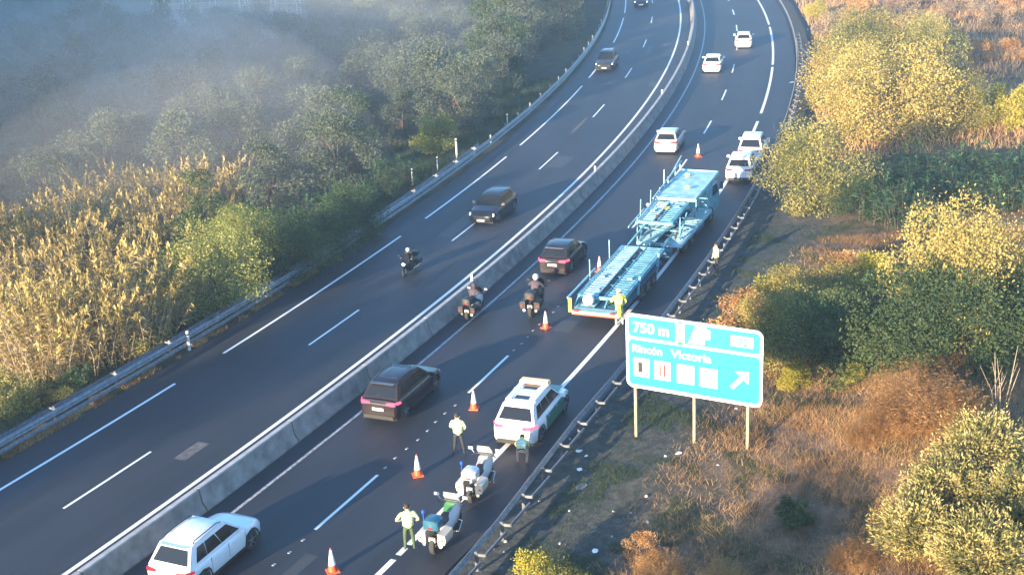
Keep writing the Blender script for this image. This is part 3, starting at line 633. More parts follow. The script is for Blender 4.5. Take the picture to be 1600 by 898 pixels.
# bare bleached stems
x, y, z = at(1562, 650); t = thing('dead_shrub', 'bare bleached upright stems near the right picture edge', 'dead shrub', (x, y, z))
for i in range(7):
    mb = MB(); a = random.uniform(-.5, .5); b = random.uniform(-.3, .3); h = random.uniform(1.6, 2.9)
    mb.tube([(a * .3, b, -.2), (a * .8, b, h * .5), (a * 1.5 + random.uniform(-.2, .2), b * 1.4, h)], [.028, .02, .006], 5)
    mb.tube([(a * .8, b, h * .5), (a * .8 + .25, b + .1, h * .75)], [.014, .005], 4); mb.build('stem', M['palewood'], t)
# unseen tall trees on the left bank, added and sized to shade the road
G3 = 'unseen shade trees added along the left bank'
for s_, o_, k in ((-22, 13, (1.2, 1.2, 1.55)), (-36, 12, (1.1, 1.1, 2.0)), (-46, 13, (1.3, 1.3, 2.35)), (-66, 15, (1.5, 1.5, 3.0)), (-84, 16, (1.6, 1.6, 3.4)), (-100, 14, (1.6, 1.6, 3.7)), (-112, 13, (1.5, 1.5, 3.6))):
    x, y = rd(s_, o_); place(P['forest'][3 if s_ % 3 else 0], (x, y, tz(x, y)), s_, 'unseen tall tree added on the left bank to shade the road', G3, k)

for q_, (x, y) in zip((.8, .7), ((-3.9, 25.3), (-2.6, 24.4))): place(P['dark'], (x, y, tz(x, y)), x, 'unseen dark bushy tree added on the verge to shade the hollow', 'unseen shade trees added on the verge', (q_, q_, 1.35))  # added out of view so that their shadow darkens the hollow
# grass and weeds (real blades)
def grass(name, label, n, region, mat, h0, h1, wd=.03, lean=.35, seed=1):
    rg = np.random.default_rng(seed); pts = []; tot = 0
    while tot < n:
        x0, x1, y0, y1 = region[0]; X = rg.uniform(x0, x1, n); Y = rg.uniform(y0, y1, n); S, O = road_so(X, Y); dens = region[1](X, Y, S, O)
        k = rg.uniform(size=n) < dens; pts.append(np.stack([X[k], Y[k]], 1)); tot += k.sum()
        if len(pts) > 40: break
    P_ = np.concatenate(pts)[:n]; n = len(P_)
    Z = terrain(P_[:, 0], P_[:, 1]); B = np.stack([P_[:, 0], P_[:, 1], Z], 1)
    h = rg.uniform(h0, h1, n)[:, None]; D = np.stack([rg.normal(size=n) * lean, rg.normal(size=n) * lean, np.ones(n)], 1)
    a = rg.uniform(0, 6.283, n); s_ = np.stack([np.cos(a), np.sin(a), 0 * a], 1) * wd; T = B + D * h
    Q = np.stack([B - s_ * .5, B + s_ * .5, T + s_ * .15, T - s_ * .15], 1)
    o = link(name, quad_mesh(name, Q, mat)); o['kind'] = 'stuff'; o['label'] = label; o['category'] = 'grass'; return o
def patchy(X, Y, f=.5, t=0.): return (np.sin(X * f + 2 * np.sin(Y * f * .6)) + np.sin(Y * f * 1.2 + 1.5 * np.sin(X * f * .8)) + .8 * np.sin(X * f * 2.3 + Y * f * 1.9) > t)
def bankd(X, Y, S, O): return (sm(-19.5, -24, O) * (.25 + .75 * patchy(X, Y, .6, -.5)) * (1 - .75 * np.exp(-((O + 26) / 2.2) ** 2) * (S < 14))) * (O > -42)
grass('dry_grass', 'russet dry grass covering the bank right of the road sign', 190000, ((2, 34, 30, 72), bankd), M['grass_dry'], .08, .30, .016, .7, 1)
grass('far_dry_grass', 'pale dry grass on the far slope at the upper right', 45000, ((20, 75, 90, 190), lambda X, Y, S, O: (O < -18) * (.3 + .7 * patchy(X, Y, .35))), M['grass_dry'], .3, .8, .08, .4, 2)
grass('weeds', 'green weeds scattered over the gravel verge and hollow', 110000, ((-4, 26, 34, 75), lambda X, Y, S, O: (O < -17.2) * (O > -32) * (.15 + .85 * patchy(X, Y, 1.1, .5)) * .7), M['grass_green'], .03, .14, .018, .8, 3)
grass('kerb_grass', 'dry grass strip along the foot of the left guardrail', 16000, ((-28, -2, 34, 90), lambda X, Y, S, O: (O > 5.2) * (O < 6.2) * (S < 34) * patchy(X, Y, 1.3, -.6)), M['grass_dry'], .06, .26, .03, .5, 4)
grass('bank_grass', 'low green growth on the slope between the left guardrail and the canes', 40000, ((-32, 8, 40, 125), lambda X, Y, S, O: (O > 6.4) * (O < 16) * (.2 + .8 * patchy(X, Y, .8, -.3))), M['grass_green'], .12, .5, .04, .5, 5)
# stones and litter on the verge
GL = 'pale litter and stones on the verge'
lit = [(790, 846, .16, 0), (788, 862, .10, 0), (770, 857, .12, 0), (930, 862, .26, 1), (875, 849, .13, 0), (890, 798, .12, 0), (843, 783, .11, 0), (958, 799, .1, 0), (986, 802, .14, 0), (956, 838, .1, 0), (916, 714, .17, 1), (890, 686, .15, 0), (905, 706, .3, 1),
       (908, 762, .5, 2), (905, 735, .25, 1), (1012, 817, .2, 0), (1000, 858, .1, 0), (1060, 710, .3, 1), (1040, 714, .16, 1), (1122, 728, .2, 0), (1130, 596, .18, 1), (1150, 640, .15, 1), (1238, 130, .5, 1), (1246, 138, .4, 0), (1170, 645, .18, 0), (1010, 775, .15, 0), (980, 845, .1, 0)]
for i, (u, v, s_, kd) in enumerate(lit):
    x, y, z = at(u, v); mb = MB(); rg = random.Random(i)
    if kd == 0:
        n = 7; ring = [(s_ * .5 * rg.uniform(.6, 1.1) * math.cos(a * 6.283 / n), s_ * .5 * rg.uniform(.6, 1.1) * math.sin(a * 6.283 / n)) for a in range(n)]
        mb.loft([[(a, b, -.02) for a, b in ring], [(a * .85, b * .85, s_ * .25) for a, b in ring], [(a * .4, b * .4, s_ * .4) for a, b in ring]])
    else:
        n = 6; ring = [(s_ * (.9 if kd == 2 else .6) * rg.uniform(.6, 1.1) * math.cos(a * 6.283 / n), s_ * .5 * rg.uniform(.6, 1.1) * math.sin(a * 6.283 / n), .02 + .05 * rg.random()) for a in range(n)]
        mb.poly(ring, (0, 0, .012))
    o = mb.build('stone' if kd == 0 else 'litter', M['cap'] if kd == 0 else M['white'] if kd == 1 else M['concrete']); o.location = (x, y, z + .01); o.rotation_euler = (0, 0, rg.uniform(0, 6))
    tag(o, 'small pale stone lying on the dark verge' if kd == 0 else 'scrap of white litter lying on the dark verge' if kd == 1 else 'flat grey concrete slab lying on the verge', 'stone' if kd == 0 else 'litter' if kd == 1 else 'slab', GL if kd < 2 else None)

# ------------------------------------------------------------------ vehicles
def wheel(parent, x, y, r, wd, moto=False, spokes=5):
    mb = MB(); h = wd / 2; n = 22
    mb.lathe((0, 0, 0), [(r * .64, -h * .9), (r * .90, -h), (r * .98, -h * .75), (r, -h * .3), (r, h * .3), (r * .98, h * .75), (r * .90, h), (r * .64, h * .9), (r * .64, -h * .9)], n, 'Y', cap=False)
    o = mb.build('wheel', M['rubber'], parent, 40); o.location = (x, y, r)
    rm = MB(); sgn = 1 if y >= 0 else -1; f = h * .78 * sgn
    rm.lathe((0, 0, 0), [(r * .655, -h * .7), (r * .655, h * .7)], n, 'Y', cap=False); rm.lathe((0, f * .6, 0), [(r * .17, -.02), (r * .17, .03)], 10, 'Y')
    for i in range(spokes):
        a = 2 * math.pi * i / spokes + .3
        rm.bar((r * .1 * math.cos(a), f, r * .1 * math.sin(a)), (r * .63 * math.cos(a), f, r * .63 * math.sin(a)), .07 * (r / .33) if not moto else .035, .03)
    rm.build('rim', M['rim'], o, 40)
    if not moto:
        dk = MB(); dk.lathe((0, f * .2, 0), [(r * .63, -.01), (r * .63, .01)], n, 'Y'); dk.build('brake_disc', M['black'], o)
    return o
def interp(x, tab): return float(np.interp(x, [a for a, b in tab], [b for a, b in tab]))
def make_car(name, label, L=4.45, W=1.84, H=1.64, col='car_white', zb=1.01, hood=1.02, rearx=None, style='suv', wr=.345, brake=False, rails=False, head_on=False, glass_roof=False, low=None, plate=True, door=None, group=None, cat='car'):
    t = thing(name, label, cat, group=group); hl, hw = L / 2, W / 2; xf, xr = hl - .86, -hl + .80; gc = .20 if style == 'suv' else .15
    # top line of the lower body (bonnet, belt line, boot) and plan width
    if style == 'sedan': top = [(-hl, zb - .12), (-hl + .12, zb + .02), (-hl + .7, zb + .04), (0, zb), (hl - 1.35, zb - .04), (hl - .45, zb - .20), (hl - .08, zb - .36), (hl, zb - .46)]
    else: top = [(-hl, zb - .10), (-hl + .08, zb + .02), (-hl + .6, zb + .03), (0, zb), (hl - 1.2, zb), (hl - .4, zb - .12), (hl - .08, zb - .26), (hl, zb - .38)]
    plan = [(-hl, hw * .80), (-hl + .07, hw * .90), (-hl + .35, hw * .975), (-hl + .9, hw), (hl - 1.1, hw), (hl - .5, hw * .95), (hl - .16, hw * .84), (hl, hw * .66)]
    xs = sorted(set([-hl, -hl + .03, -hl + .08, -hl + .2, -hl + .35, 0, -.4, .4, hl - 1.2, hl - .5, hl - .3, hl - .16, hl - .07, hl] + [round(ax + (wr + .07) * k, 4) for ax in (xf, xr) for k in (-1.02, -1, -.9, -.7, -.4, 0, .4, .7, .9, 1, 1.02)]))
    xs = [x for x in xs if -hl <= x <= hl]; secs = []
    for x in xs:
        z0 = gc + .04
        for ax in (xf, xr):
            q = (wr + .07) ** 2 - (x - ax) ** 2
            if q > 0: z0 = max(z0, wr + math.sqrt(q))
        e = min(x + hl, hl - x); z0 = max(z0, gc + .10 * max(0, 1 - e / .25)) if e < .25 else z0
        w_, zt = interp(x, plan), interp(x, top); zm = (gc + .16 + zt) / 2 + .05; zm = max(zm, z0 + .03); z1 = min(z0 + .10, zm - .01)
        half = [(w_ * .93, z0), (w_ * .995, z1), (w_ * 1.0, zm), (w_ * .985, zt - .12 if zt - .12 > zm else zm + .01), (w_ * .93, zt - .035), (w_ * .80, zt), (w_ * .35, zt + .018)]
        secs.append([(x, y, z) for y, z in half] + [(x, -y, z) for y, z in half[::-1]])
    mb = MB(); mb.loft(secs); body = mb.build('body', M[col], t, 32)
    un = MB(); un.box((0, 0, gc + .1), (L * .93, W * .82, .3)); un.build('underbody', M['black'], body)
    # cabin
    rear_top = {'suv': -hl + .66, 'hatch': -hl + .62, 'sedan': -hl + 1.15, 'van': -hl + .12}[style]; rear_bot = {'suv': -hl + .17, 'hatch': -hl + .16, 'sedan': -hl + .48, 'van': -hl + .04}[style]
    fr_top = hl - (1.95 if style != 'van' else 1.5); fr_bot = hl - 1.18 if style != 'van' else hl - .75
    wb, wt = hw * .91, hw * .69; zt = H; z0 = zb - .03
    def ring(x0, x1, y, z, cr=.0): return [(x0, -y + cr, z), (x0, y - cr, z), (x1, y - cr * 1.3, z), (x1, -y + cr * 1.3, z)]
    secs = [ring(rear_bot, fr_bot, wb, z0)]
    for k in (.35, .7, 1.): secs.append(ring(rear_bot + (rear_top - rear_bot) * k, fr_bot + (fr_top - fr_bot) * k, wb + (wt - wb) * k, z0 + (zt - .055 - z0) * k))
    cb = MB(); cb.loft(secs); cabin = cb.build('cabin', M[col], t, 30)
    # roof: crowned, rounded at all four edges
    rf = MB(); S = []
    n = 9
    for i in range(n):
        k = i / (n - 1); x = rear_top - .03 + (fr_top - rear_top + .06) * k; e = math.sin(math.pi * k); zc = zt - .07 + .05 * min(1, 2.2 * e) + .06 * e; w_ = wt * (.985 if 0 < i < n - 1 else .95)
        S.append([(x, w_, zt - .065), (x, w_, zc - .035), (x, w_ * .88, zc - .006), (x, w_ * .4, zc + .006), (x, -w_ * .4, zc + .006), (x, -w_ * .88, zc - .006), (x, -w_, zc - .035), (x, -w_, zt - .065)])
    rf.loft(S); roof = rf.build('roof', M[col], t, 35)
    if glass_roof: g = MB(); g.box(((rear_top + fr_top) / 2 + .1, 0, zt + .016), ((fr_top - rear_top) * .72, wt * 1.35, .02)); g.build('glass_roof', M['glass'], roof)
    # glazing: panels set just proud of the cabin faces
    def P_(kx, side_x, ky, kz): return None
    def face(pts, off, nm):
        c = sum((Vector(p) for p in pts), Vector()) / 4; n_ = (Vector(pts[1]) - Vector(pts[0])).cross(Vector(pts[2]) - Vector(pts[1])).normalized()
        if n_.dot(c - Vector((0, 0, z0))) < 0: n_ = -n_
        g = MB(); g.poly([Vector(p) + n_ * .002 for p in pts], n_ * off); return g.build(nm, M['glass'], t)
    def cab(kx, ky, kz):      # kx 0 rear .. 1 front, ky -1..1, kz 0..1 on the cabin shell
        xr_, xf_ = rear_bot + (rear_top - rear_bot) * kz, fr_bot + (fr_top - fr_bot) * kz; yy = wb + (wt - wb) * kz
        return (xr_ + (xf_ - xr_) * kx, ky * yy, z0 + (zt - .055 - z0) * kz)
    face([cab(1, -.90, .07), cab(1, .90, .07), cab(1, .86, .97), cab(1, -.86, .97)], .012, 'windshield')
    k0, k1 = (.22, .84) if style != 'van' else (.3, .85)
    face([cab(0, -.88, k0), cab(0, .88, k0), cab(0, .82, k1), cab(0, -.82, k1)], .012, 'rear_window')
    for sd in (-1, 1):
        if style == 'van': segs = [(.66, .80), (.82, .985)]
        else: segs = [(.13, .33), (.336, .615), (.622, .968)]
        for a, b in segs: face([cab(a, sd, .17 if a > .1 else .24), cab(b, sd, .17), cab(min(b, .955), sd, .82), cab(a + (.02 if a > .1 else .07), sd, .82)], .012, 'side_window')
    # lamps, plate, grille, mirrors, wheels
    tl = 'brake_on' if brake else 'red'
    for sd in (-1, 1):
        m = MB(); zz = zb - .13
        m.poly([(-hl - .012, sd * hw * .42, zz), (-hl - .012, sd * hw * .83, zz - .02), (-hl - .012, sd * hw * .83, zz + .13), (-hl - .012, sd * hw * .44, zz + .09)], (.05, 0, 0))
        m.poly([(-hl + .02, sd * hw * .82, zz - .02), (-hl + .33, sd * hw * .99, zz + .02), (-hl + .33, sd * hw * .985, zz + .11), (-hl + .02, sd * hw * .82, zz + .13)], (0, sd * .018, 0)); m.build('tail_light', M[tl], t)
        m = MB(); zz = zb - .40
        m.poly([(hl - .045, sd * hw * .40, zz), (hl - .22, sd * hw * .865, zz + .02), (hl - .30, sd * hw * .86, zz + .16), (hl - .10, sd * hw * .42, zz + .10)], (.035, sd * .02, .012)); m.build('headlight', M['lamp_on' if head_on else 'lamp'], t)
        m = MB(); m.box((fr_bot - .28, sd * (hw + .09), zb + .10), (.12, .22, .15), taper=.85); m.build('mirror', M[col], t, 30)
        if rails: m = MB(); m.tube([(rear_top + .15, sd * wt * .93, zt - .02), (rear_top + .25, sd * wt * .93, zt + .055), (fr_top - .3, sd * wt * .93, zt + .055), (fr_top - .1, sd * wt * .93, zt - .02)], .018, 6); m.build('roof_rail', M['black'], t)
        for x0 in ((-.55, .45) if style != 'van' else (.9,)):      # shut lines and door handles
            m = MB(); m.box((x0 - .12, sd * (hw + .002), zb - .17), (.16, .03, .03)); m.build('door_handle', M[col], t)
        m = MB()
        for x0 in ((-.95, .02, .98) if style != 'van' else (.3, 1.2)): m.box((x0, sd * (hw - .004), (zb + gc) / 2 + .12), (.012, .012, zb - gc - .30))
        m.build('door_seam', M['black'], t)
        m = MB(); m.box((0, sd * hw * .965, gc + .10), (xf - xr - 2 * wr - .16, .06, .12)); m.build('sill', M['black'], t)
        if door: m = MB(); m.box((.15, sd * (hw + .004), zb - .38), (2.1, .012, .58)); m.build('door_panel', M[door], t)
        for ax in (xf, xr): wheel(t, ax, sd * (hw - .12), wr, .215)
        for ax in (xf, xr):
            m = MB(); pts = [(ax + (wr + .085) * math.cos(a), sd * (hw * .972), wr + (wr + .085) * math.sin(a)) for a in np.linspace(-.05, math.pi + .05, 11)]; m.tube(pts, .028, 5); m.build('arch_trim', M['black' if style == 'suv' else col], t)
    m = MB(); m.box((hl - .02, 0, gc + .27), (.07, W * .56, .20), taper=.9); m.build('grille', M['black'], t)
    m = MB(); m.box((-hl - .012, 0, zb - .10), (.03, W * .42, .05)); m.build('tailgate_trim', M['chrome' if col != 'car_white' else col], t)
    m = MB(); m.box((-hl - .01, 0, gc + .11), (.07, W * .78, .17), taper=.94); m.build('rear_bumper', M['black' if style == 'suv' else col], t)
    if plate:
        m = MB(); m.box((-hl - .035, 0, zb - .30 if style != 'suv' else zb - .34), (.02, .52, .12)); m.build('number_plate', M['plate'], t)
        m = MB(); m.box((hl + .025, 0, gc + .16), (.02, .52, .12)); m.build('number_plate', M['plate'], t)
    if style in ('suv', 'hatch'): m = MB(); m.box((rear_top - .07, 0, zt - .05), (.26, wt * 1.7, .03), ry=.12); m.build('spoiler', M[col], roof)
    m = MB(); m.bar((rear_bot - .0 + .12, 0, z0 + .20), (rear_bot + .17, wb * .5, z0 + .16), .02); m.build('wiper', M['black'], t)
    return t
def car_at(t, u, v, ds=0, do=0, rot=0, away=True):
    """put the car with its centre on the road spot seen at (u, v)"""
    x, y, z = at(u, v, False); s, o = road_so(x, y); s, o = float(s[0]) + ds, float(o[0]) + do; x, y = rd(s, o)
    t.location = (x, y, 0.004); t.rotation_euler = (0, 0, head(s) + rot + (0 if away else math.pi)); return s, o
def car_so(t, s, o, rot=0, away=True):
    x, y = rd(s, o); t.location = (x, y, .004); t.rotation_euler = (0, 0, head(s) + rot + (0 if away else math.pi))
c = make_car('suv', 'white suv with black roof rails passing close at the lower left', 4.4, 1.86, 1.68, 'car_white', rails=True); car_so(c, 3.1, -7.75, .04)
c = make_car('suv', 'dark plum suv with pink-red tail lights and white plate beside the cones', 4.6, 1.86, 1.64, 'car_maroon', brake=True, rails=True, glass_roof=True); car_so(c, 16.8, -7.6, .03)
c = make_car('hatchback', 'dark plum hatchback with pale lit tailgate behind the motorcycles', 4.25, 1.78, 1.48, 'car_maroon', zb=.93, style='hatch', brake=True); car_so(c, 35.7, -7.95, .03)
c = make_car('hatchback', 'silver car following the slow lane past the transporter', 4.3, 1.8, 1.5, 'car_silver', zb=.93, style='hatch'); car_so(c, 62.6, -8.05, .02)
c = make_car('sedan', 'white saloon driving away in the fast lane near the top', 4.5, 1.8, 1.45, 'car_white', zb=.9, style='sedan'); car_so(c, 93.4, -8.0)
c = make_car('hatchback', 'white hatchback farthest away, in the outer lane at the top', 4.2, 1.78, 1.48, 'car_white', zb=.93, style='hatch'); car_so(c, 106.3, -10.6)
c = make_car('van', 'white parked van-like car behind the other parked white car beside the round tree', 4.5, 1.85, 1.85, 'car_white', zb=1.05, style='hatch', group='white cars parked on the right shoulder'); car_so(c, 60.4, -14.5, .02)
c = make_car('suv', 'white car parked on the right shoulder just ahead of the transporter cab', 4.5, 1.86, 1.62, 'car_white', zb=1.0, group='white cars parked on the right shoulder'); car_so(c, 55.6, -14.4, .04)
c = make_car('hatchback', 'black car coming toward the viewer in the middle of the left carriageway', 4.4, 1.82, 1.5, 'car_black', zb=.93, style='hatch', head_on=True, glass_roof=False); car_so(c, 43.7, -.6, -.02, False)
c = make_car('suv', 'dark grey suv coming round the bend on the left carriageway near the top', 4.5, 1.84, 1.66, 'car_grey', head_on=True, rails=True); car_so(c, 94.6, 2.5, 0, False)
c = make_car('hatchback', 'dark car entering at the top edge of the left carriageway', 4.3, 1.8, 1.5, 'car_black', zb=.93, style='hatch', head_on=True); car_so(c, 139, 1.5, 0, False)
c = make_car('police_car', 'white police car with green doors and a wide amber light bar beside the parked motorcycles', 4.6, 1.88, 1.70, 'car_white', door='police_green', brake=True, cat='police car'); car_so(c, 16.5, -13.9, .05)
PC = c
m = MB(); m.box((.38, 0, 1.80), (.34, 1.30, .13), taper=.92); lb = m.build('light_bar', nmat('amber_light_bar', (.85, .55, .28), .3), PC)
m = MB(); m.box((.38, 0, 1.727), (.2, 1.0, .03)); m.build('base', M['black'], lb)
for sd in (-1, 1):
    m = MB(); m.box((-.62, sd * .50, 1.735), (1.6, .24, .03)); m.build('roof_stripe', M['car_white'], PC)
m = MB(); m.box((-.60, 0, 1.728), (1.45, .60, .02)); m.build('glass_roof', M['glass'], PC)
m = MB(); m.box((-2.315, 0, .70), (.012, 1.5, .16)); m.build('reflective_band', nmat('reflective_pale_yellow', (.85, .82, .55), .4), PC)
m = MB(); m.box((1.55, 0, 1.012), (.75, 1.3, .012), ry=.06); m.build('bonnet_panel', nmat('green_bonnet_paint', (.05, .20, .17), .35), PC)

# ---- motorcycles
def make_moto(name, label, police=True, body='bike_white', accent='teal', group=None):
    t = thing(name, label, 'motorcycle', group=group); r = .32
    wheel(t, .76, 0, r, .13, True, 6); wheel(t, -.74, 0, r, .17, True, 6)
    m = MB(); m.loft([[(x, y * w_, z0 + (z1 - z0) * k) for y, k in ((.5, 0), (1, .35), (1, .7), (.6, 1), (-.6, 1), (-1, .7), (-1, .35), (-.5, 0))] for x, w_, z0, z1 in ((-.35, .14, .32, .62), (-.1, .20, .26, .80), (.25, .23, .28, .98), (.5, .25, .40, 1.04), (.72, .20, .55, 1.02), (.88, .09, .68, .92))]); m.build('fairing', M[body], t, 50)
    m = MB(); m.box((.1, 0, .42), (.55, .34, .34)); m.build('engine', M['black'], t)
    m = MB(); m.loft([[(x, y * w_, z + k) for y, k in ((1, 0), (.8, .09), (-.8, .09), (-1, 0), (0, -.06))] for x, w_, z in ((-.72, .12, .80), (-.45, .19, .80), (-.1, .17, .76), (.12, .12, .84))]); m.build('seat', M['black'], t, 50)
    m = MB(); m.loft([[(x, y * w_, z) for y in (1, .35, -.35, -1)] for x, w_, z in ((.62, .24, 1.02), (.52, .27, 1.22), (.42, .20, 1.42))], cap=False); m.build('windscreen', M['glass'] if not police else M['bike_white'], t, 60)
    m = MB(); m.tube([(.42, .42, 1.06), (.50, .22, 1.10), (.50, -.22, 1.10), (.42, -.42, 1.06)], .02, 6); m.build('handlebar', M['black'], t)
    for sd in (-1, 1):
        m = MB(); m.bar((.48, sd * .34, 1.12), (.5, sd * .46, 1.24), .015); m.box((.5, sd * .47, 1.27), (.03, .16, .09)); m.build('mirror', M[body], t)
        m = MB(); m.bar((.52, sd * .09, .98), (.77, sd * .09, .33), .05); m.build('fork', M['chrome'], t)
        m = MB(); m.loft([[(x, sd * (.20 + a), z) for a, z in ((0, .42), (.22, .46), (.26, .60), (.24, .76), (0, .80))] for x in (-.98, -.93, -.5, -.42)]); m.build('pannier', M['cream' if police else 'black'], t, 50)
        m = MB(); m.box((-.99, sd * .36, .60), (.012, .08, .06)); m.build('reflector', M['orange'] if police else M['red'], t)  # police orange puts the warm sun on the rear into the colour
        m = MB(); m.tube([(.05, sd * .17, .28), (-.5, sd * .24, .30), (-.95, sd * .27, .38)], [.04, .045, .06], 8); m.build('exhaust', M['chrome'], t)
        if police: m = MB(); m.tube([(.02, sd * .20, .35), (.05, sd * .42, .38), (.30, sd * .42, .60), (.32, sd * .2, .62)], .018, 5); m.build('crash_bar', M['chrome'], t)
    m = MB(); m.loft([[(x, y * w_, z) for y, z in ((1, .92), (1, 1.16), (.7, 1.22), (-.7, 1.22), (-1, 1.16), (-1, .92))] for x, w_ in ((-1.02, .19), (-.98, .24), (-.62, .24), (-.58, .2))]); tc = m.build('top_case', M[accent if police else 'black'], t, 40)
    m = MB(); m.box((-1.03, 0, .98), (.02, .16, .05)); m.build('tail_light', M['red'], t)
    m = MB(); m.box((-.95, 0, .56), (.015, .2, .16)); m.build('number_plate', M['plate'], t)
    m = MB(); m.box((-.9, 0, .60), (.2, .16, .05), ry=.5); m.build('rear_mudguard', M['black'], t)
    m = MB(); pts = [(.76 + .36 * math.cos(a), 0, .32 + .36 * math.sin(a)) for a in np.linspace(.5, 2.6, 7)]; m.tube(pts, .06, 6); m.build('front_mudguard', M[accent if police else body], t)
    m = MB(); m.ball((.86, 0, .84), .09, 10, 6, (.5, 1.3, .9)); m.build('headlight', M['lamp_on' if not police else 'lamp'], t)
    if police:
        m = MB(); m.tube([(-1.0, .2, 1.2), (-1.0, .2, 1.45)], .015, 5); m.lathe((-1.0, .2, 1.45), [(.04, 0), (.05, .05), (.03, .1)], 8); m.build('beacon', nmat('blue_beacon', (.02, .1, .7), .2), t)
        m = MB(); m.tube([(.05, .05, .3), (-.02, .38, .01)], .018, 5); m.build('side_stand', M['black'], t)
        m = MB(); m.loft([[(x, y * w_, z) for y in (1, 0, -1)] for x, w_, z in ((.14, .13, .93), (.35, .16, 1.05), (.5, .14, 1.07))], cap=False); m.build('tank', M['bike_green'] if accent == 'teal' else M[body], t, 50)
    return t
def stand(t, s, o, rot=0, away=True): car_so(t, s, o, rot, away)
b1 = make_moto('police_motorcycle', 'nearer parked police motorcycle with bright green tank, next to the standing officer', accent='teal', group='parked police motorcycles'); stand(b1, 7.3, -14.75, .06); b1.scale = (1.16,) * 3
b2 = make_moto('police_motorcycle', 'farther parked police motorcycle with all-white bodywork, behind the police car', accent='bike_white', group='parked police motorcycles'); stand(b2, 10.8, -14.3, .10); b2.scale = (1.16,) * 3
b3 = make_moto('motorcycle', 'dark motorcycle ridden along the inner lane close to the median barrier', False, 'car_silver'); 
b4 = make_moto('motorcycle', 'large dark motorcycle with red top panel following the plum hatchback', False, 'car_black')
b6 = make_moto('motorcycle', 'motorcycle with lit headlamp coming along the left carriageway', False, 'car_black')
def bike_at(t, u, v, rot=0, away=True):
    x, y, z = at(u, v, False); s, o = road_so(x, y); car_so(t, float(s[0]), float(o[0]), rot, away); return t
bike_at(b3, 742, 492); bike_at(b4, 838, 486, .08); b4.scale = (1.15,) * 3; bike_at(b6, 641, 426, 0, False); b6.scale = (.88,) * 3

# ------------------------------------------------------------------ people
BONES = [('hip', 'spine'), ('spine', 'chest'), ('chest', 'neck'), ('neck', 'head'), ('head', 'crown')] + [(a + s, b + s) for s in 'LR' for a, b in (('shoulder', 'elbow'), ('elbow', 'wrist'), ('wrist', 'palm'), ('thigh', 'knee'), ('knee', 'ankle'), ('ankle', 'toe'))] + [('chest', 'shoulder' + s) for s in 'LR'] + [('hip', 'thigh' + s) for s in 'LR']
RAD = dict(hip=.145, spine=.135, chest=.165, neck=.062, head=.098, crown=.085, shoulder=.078, elbow=.05, wrist=.033, palm=.036, thigh=.098, knee=.066, ankle=.045, toe=.038)
STAND = dict(hip=(0, 0, .95), spine=(0, 0, 1.12), chest=(0, 0, 1.34), neck=(.01, 0, 1.50), head=(.02, 0, 1.60), crown=(.01, 0, 1.70),
             shoulderL=(0, .19, 1.42), elbowL=(-.03, .27, 1.15), wristL=(.05, .28, .90), palmL=(.07, .28, .83), thighL=(0, .10, .90), kneeL=(.02, .13, .49), ankleL=(0, .15, .09), toeL=(.15, .17, .04))
for k in list(STAND):
    if k.endswith('L'): x, y, z = STAND[k]; STAND[k[:-1] + 'R'] = (x, -y, z)
def base_name(k): return k[:-1] if k[-1] in 'LR' else k
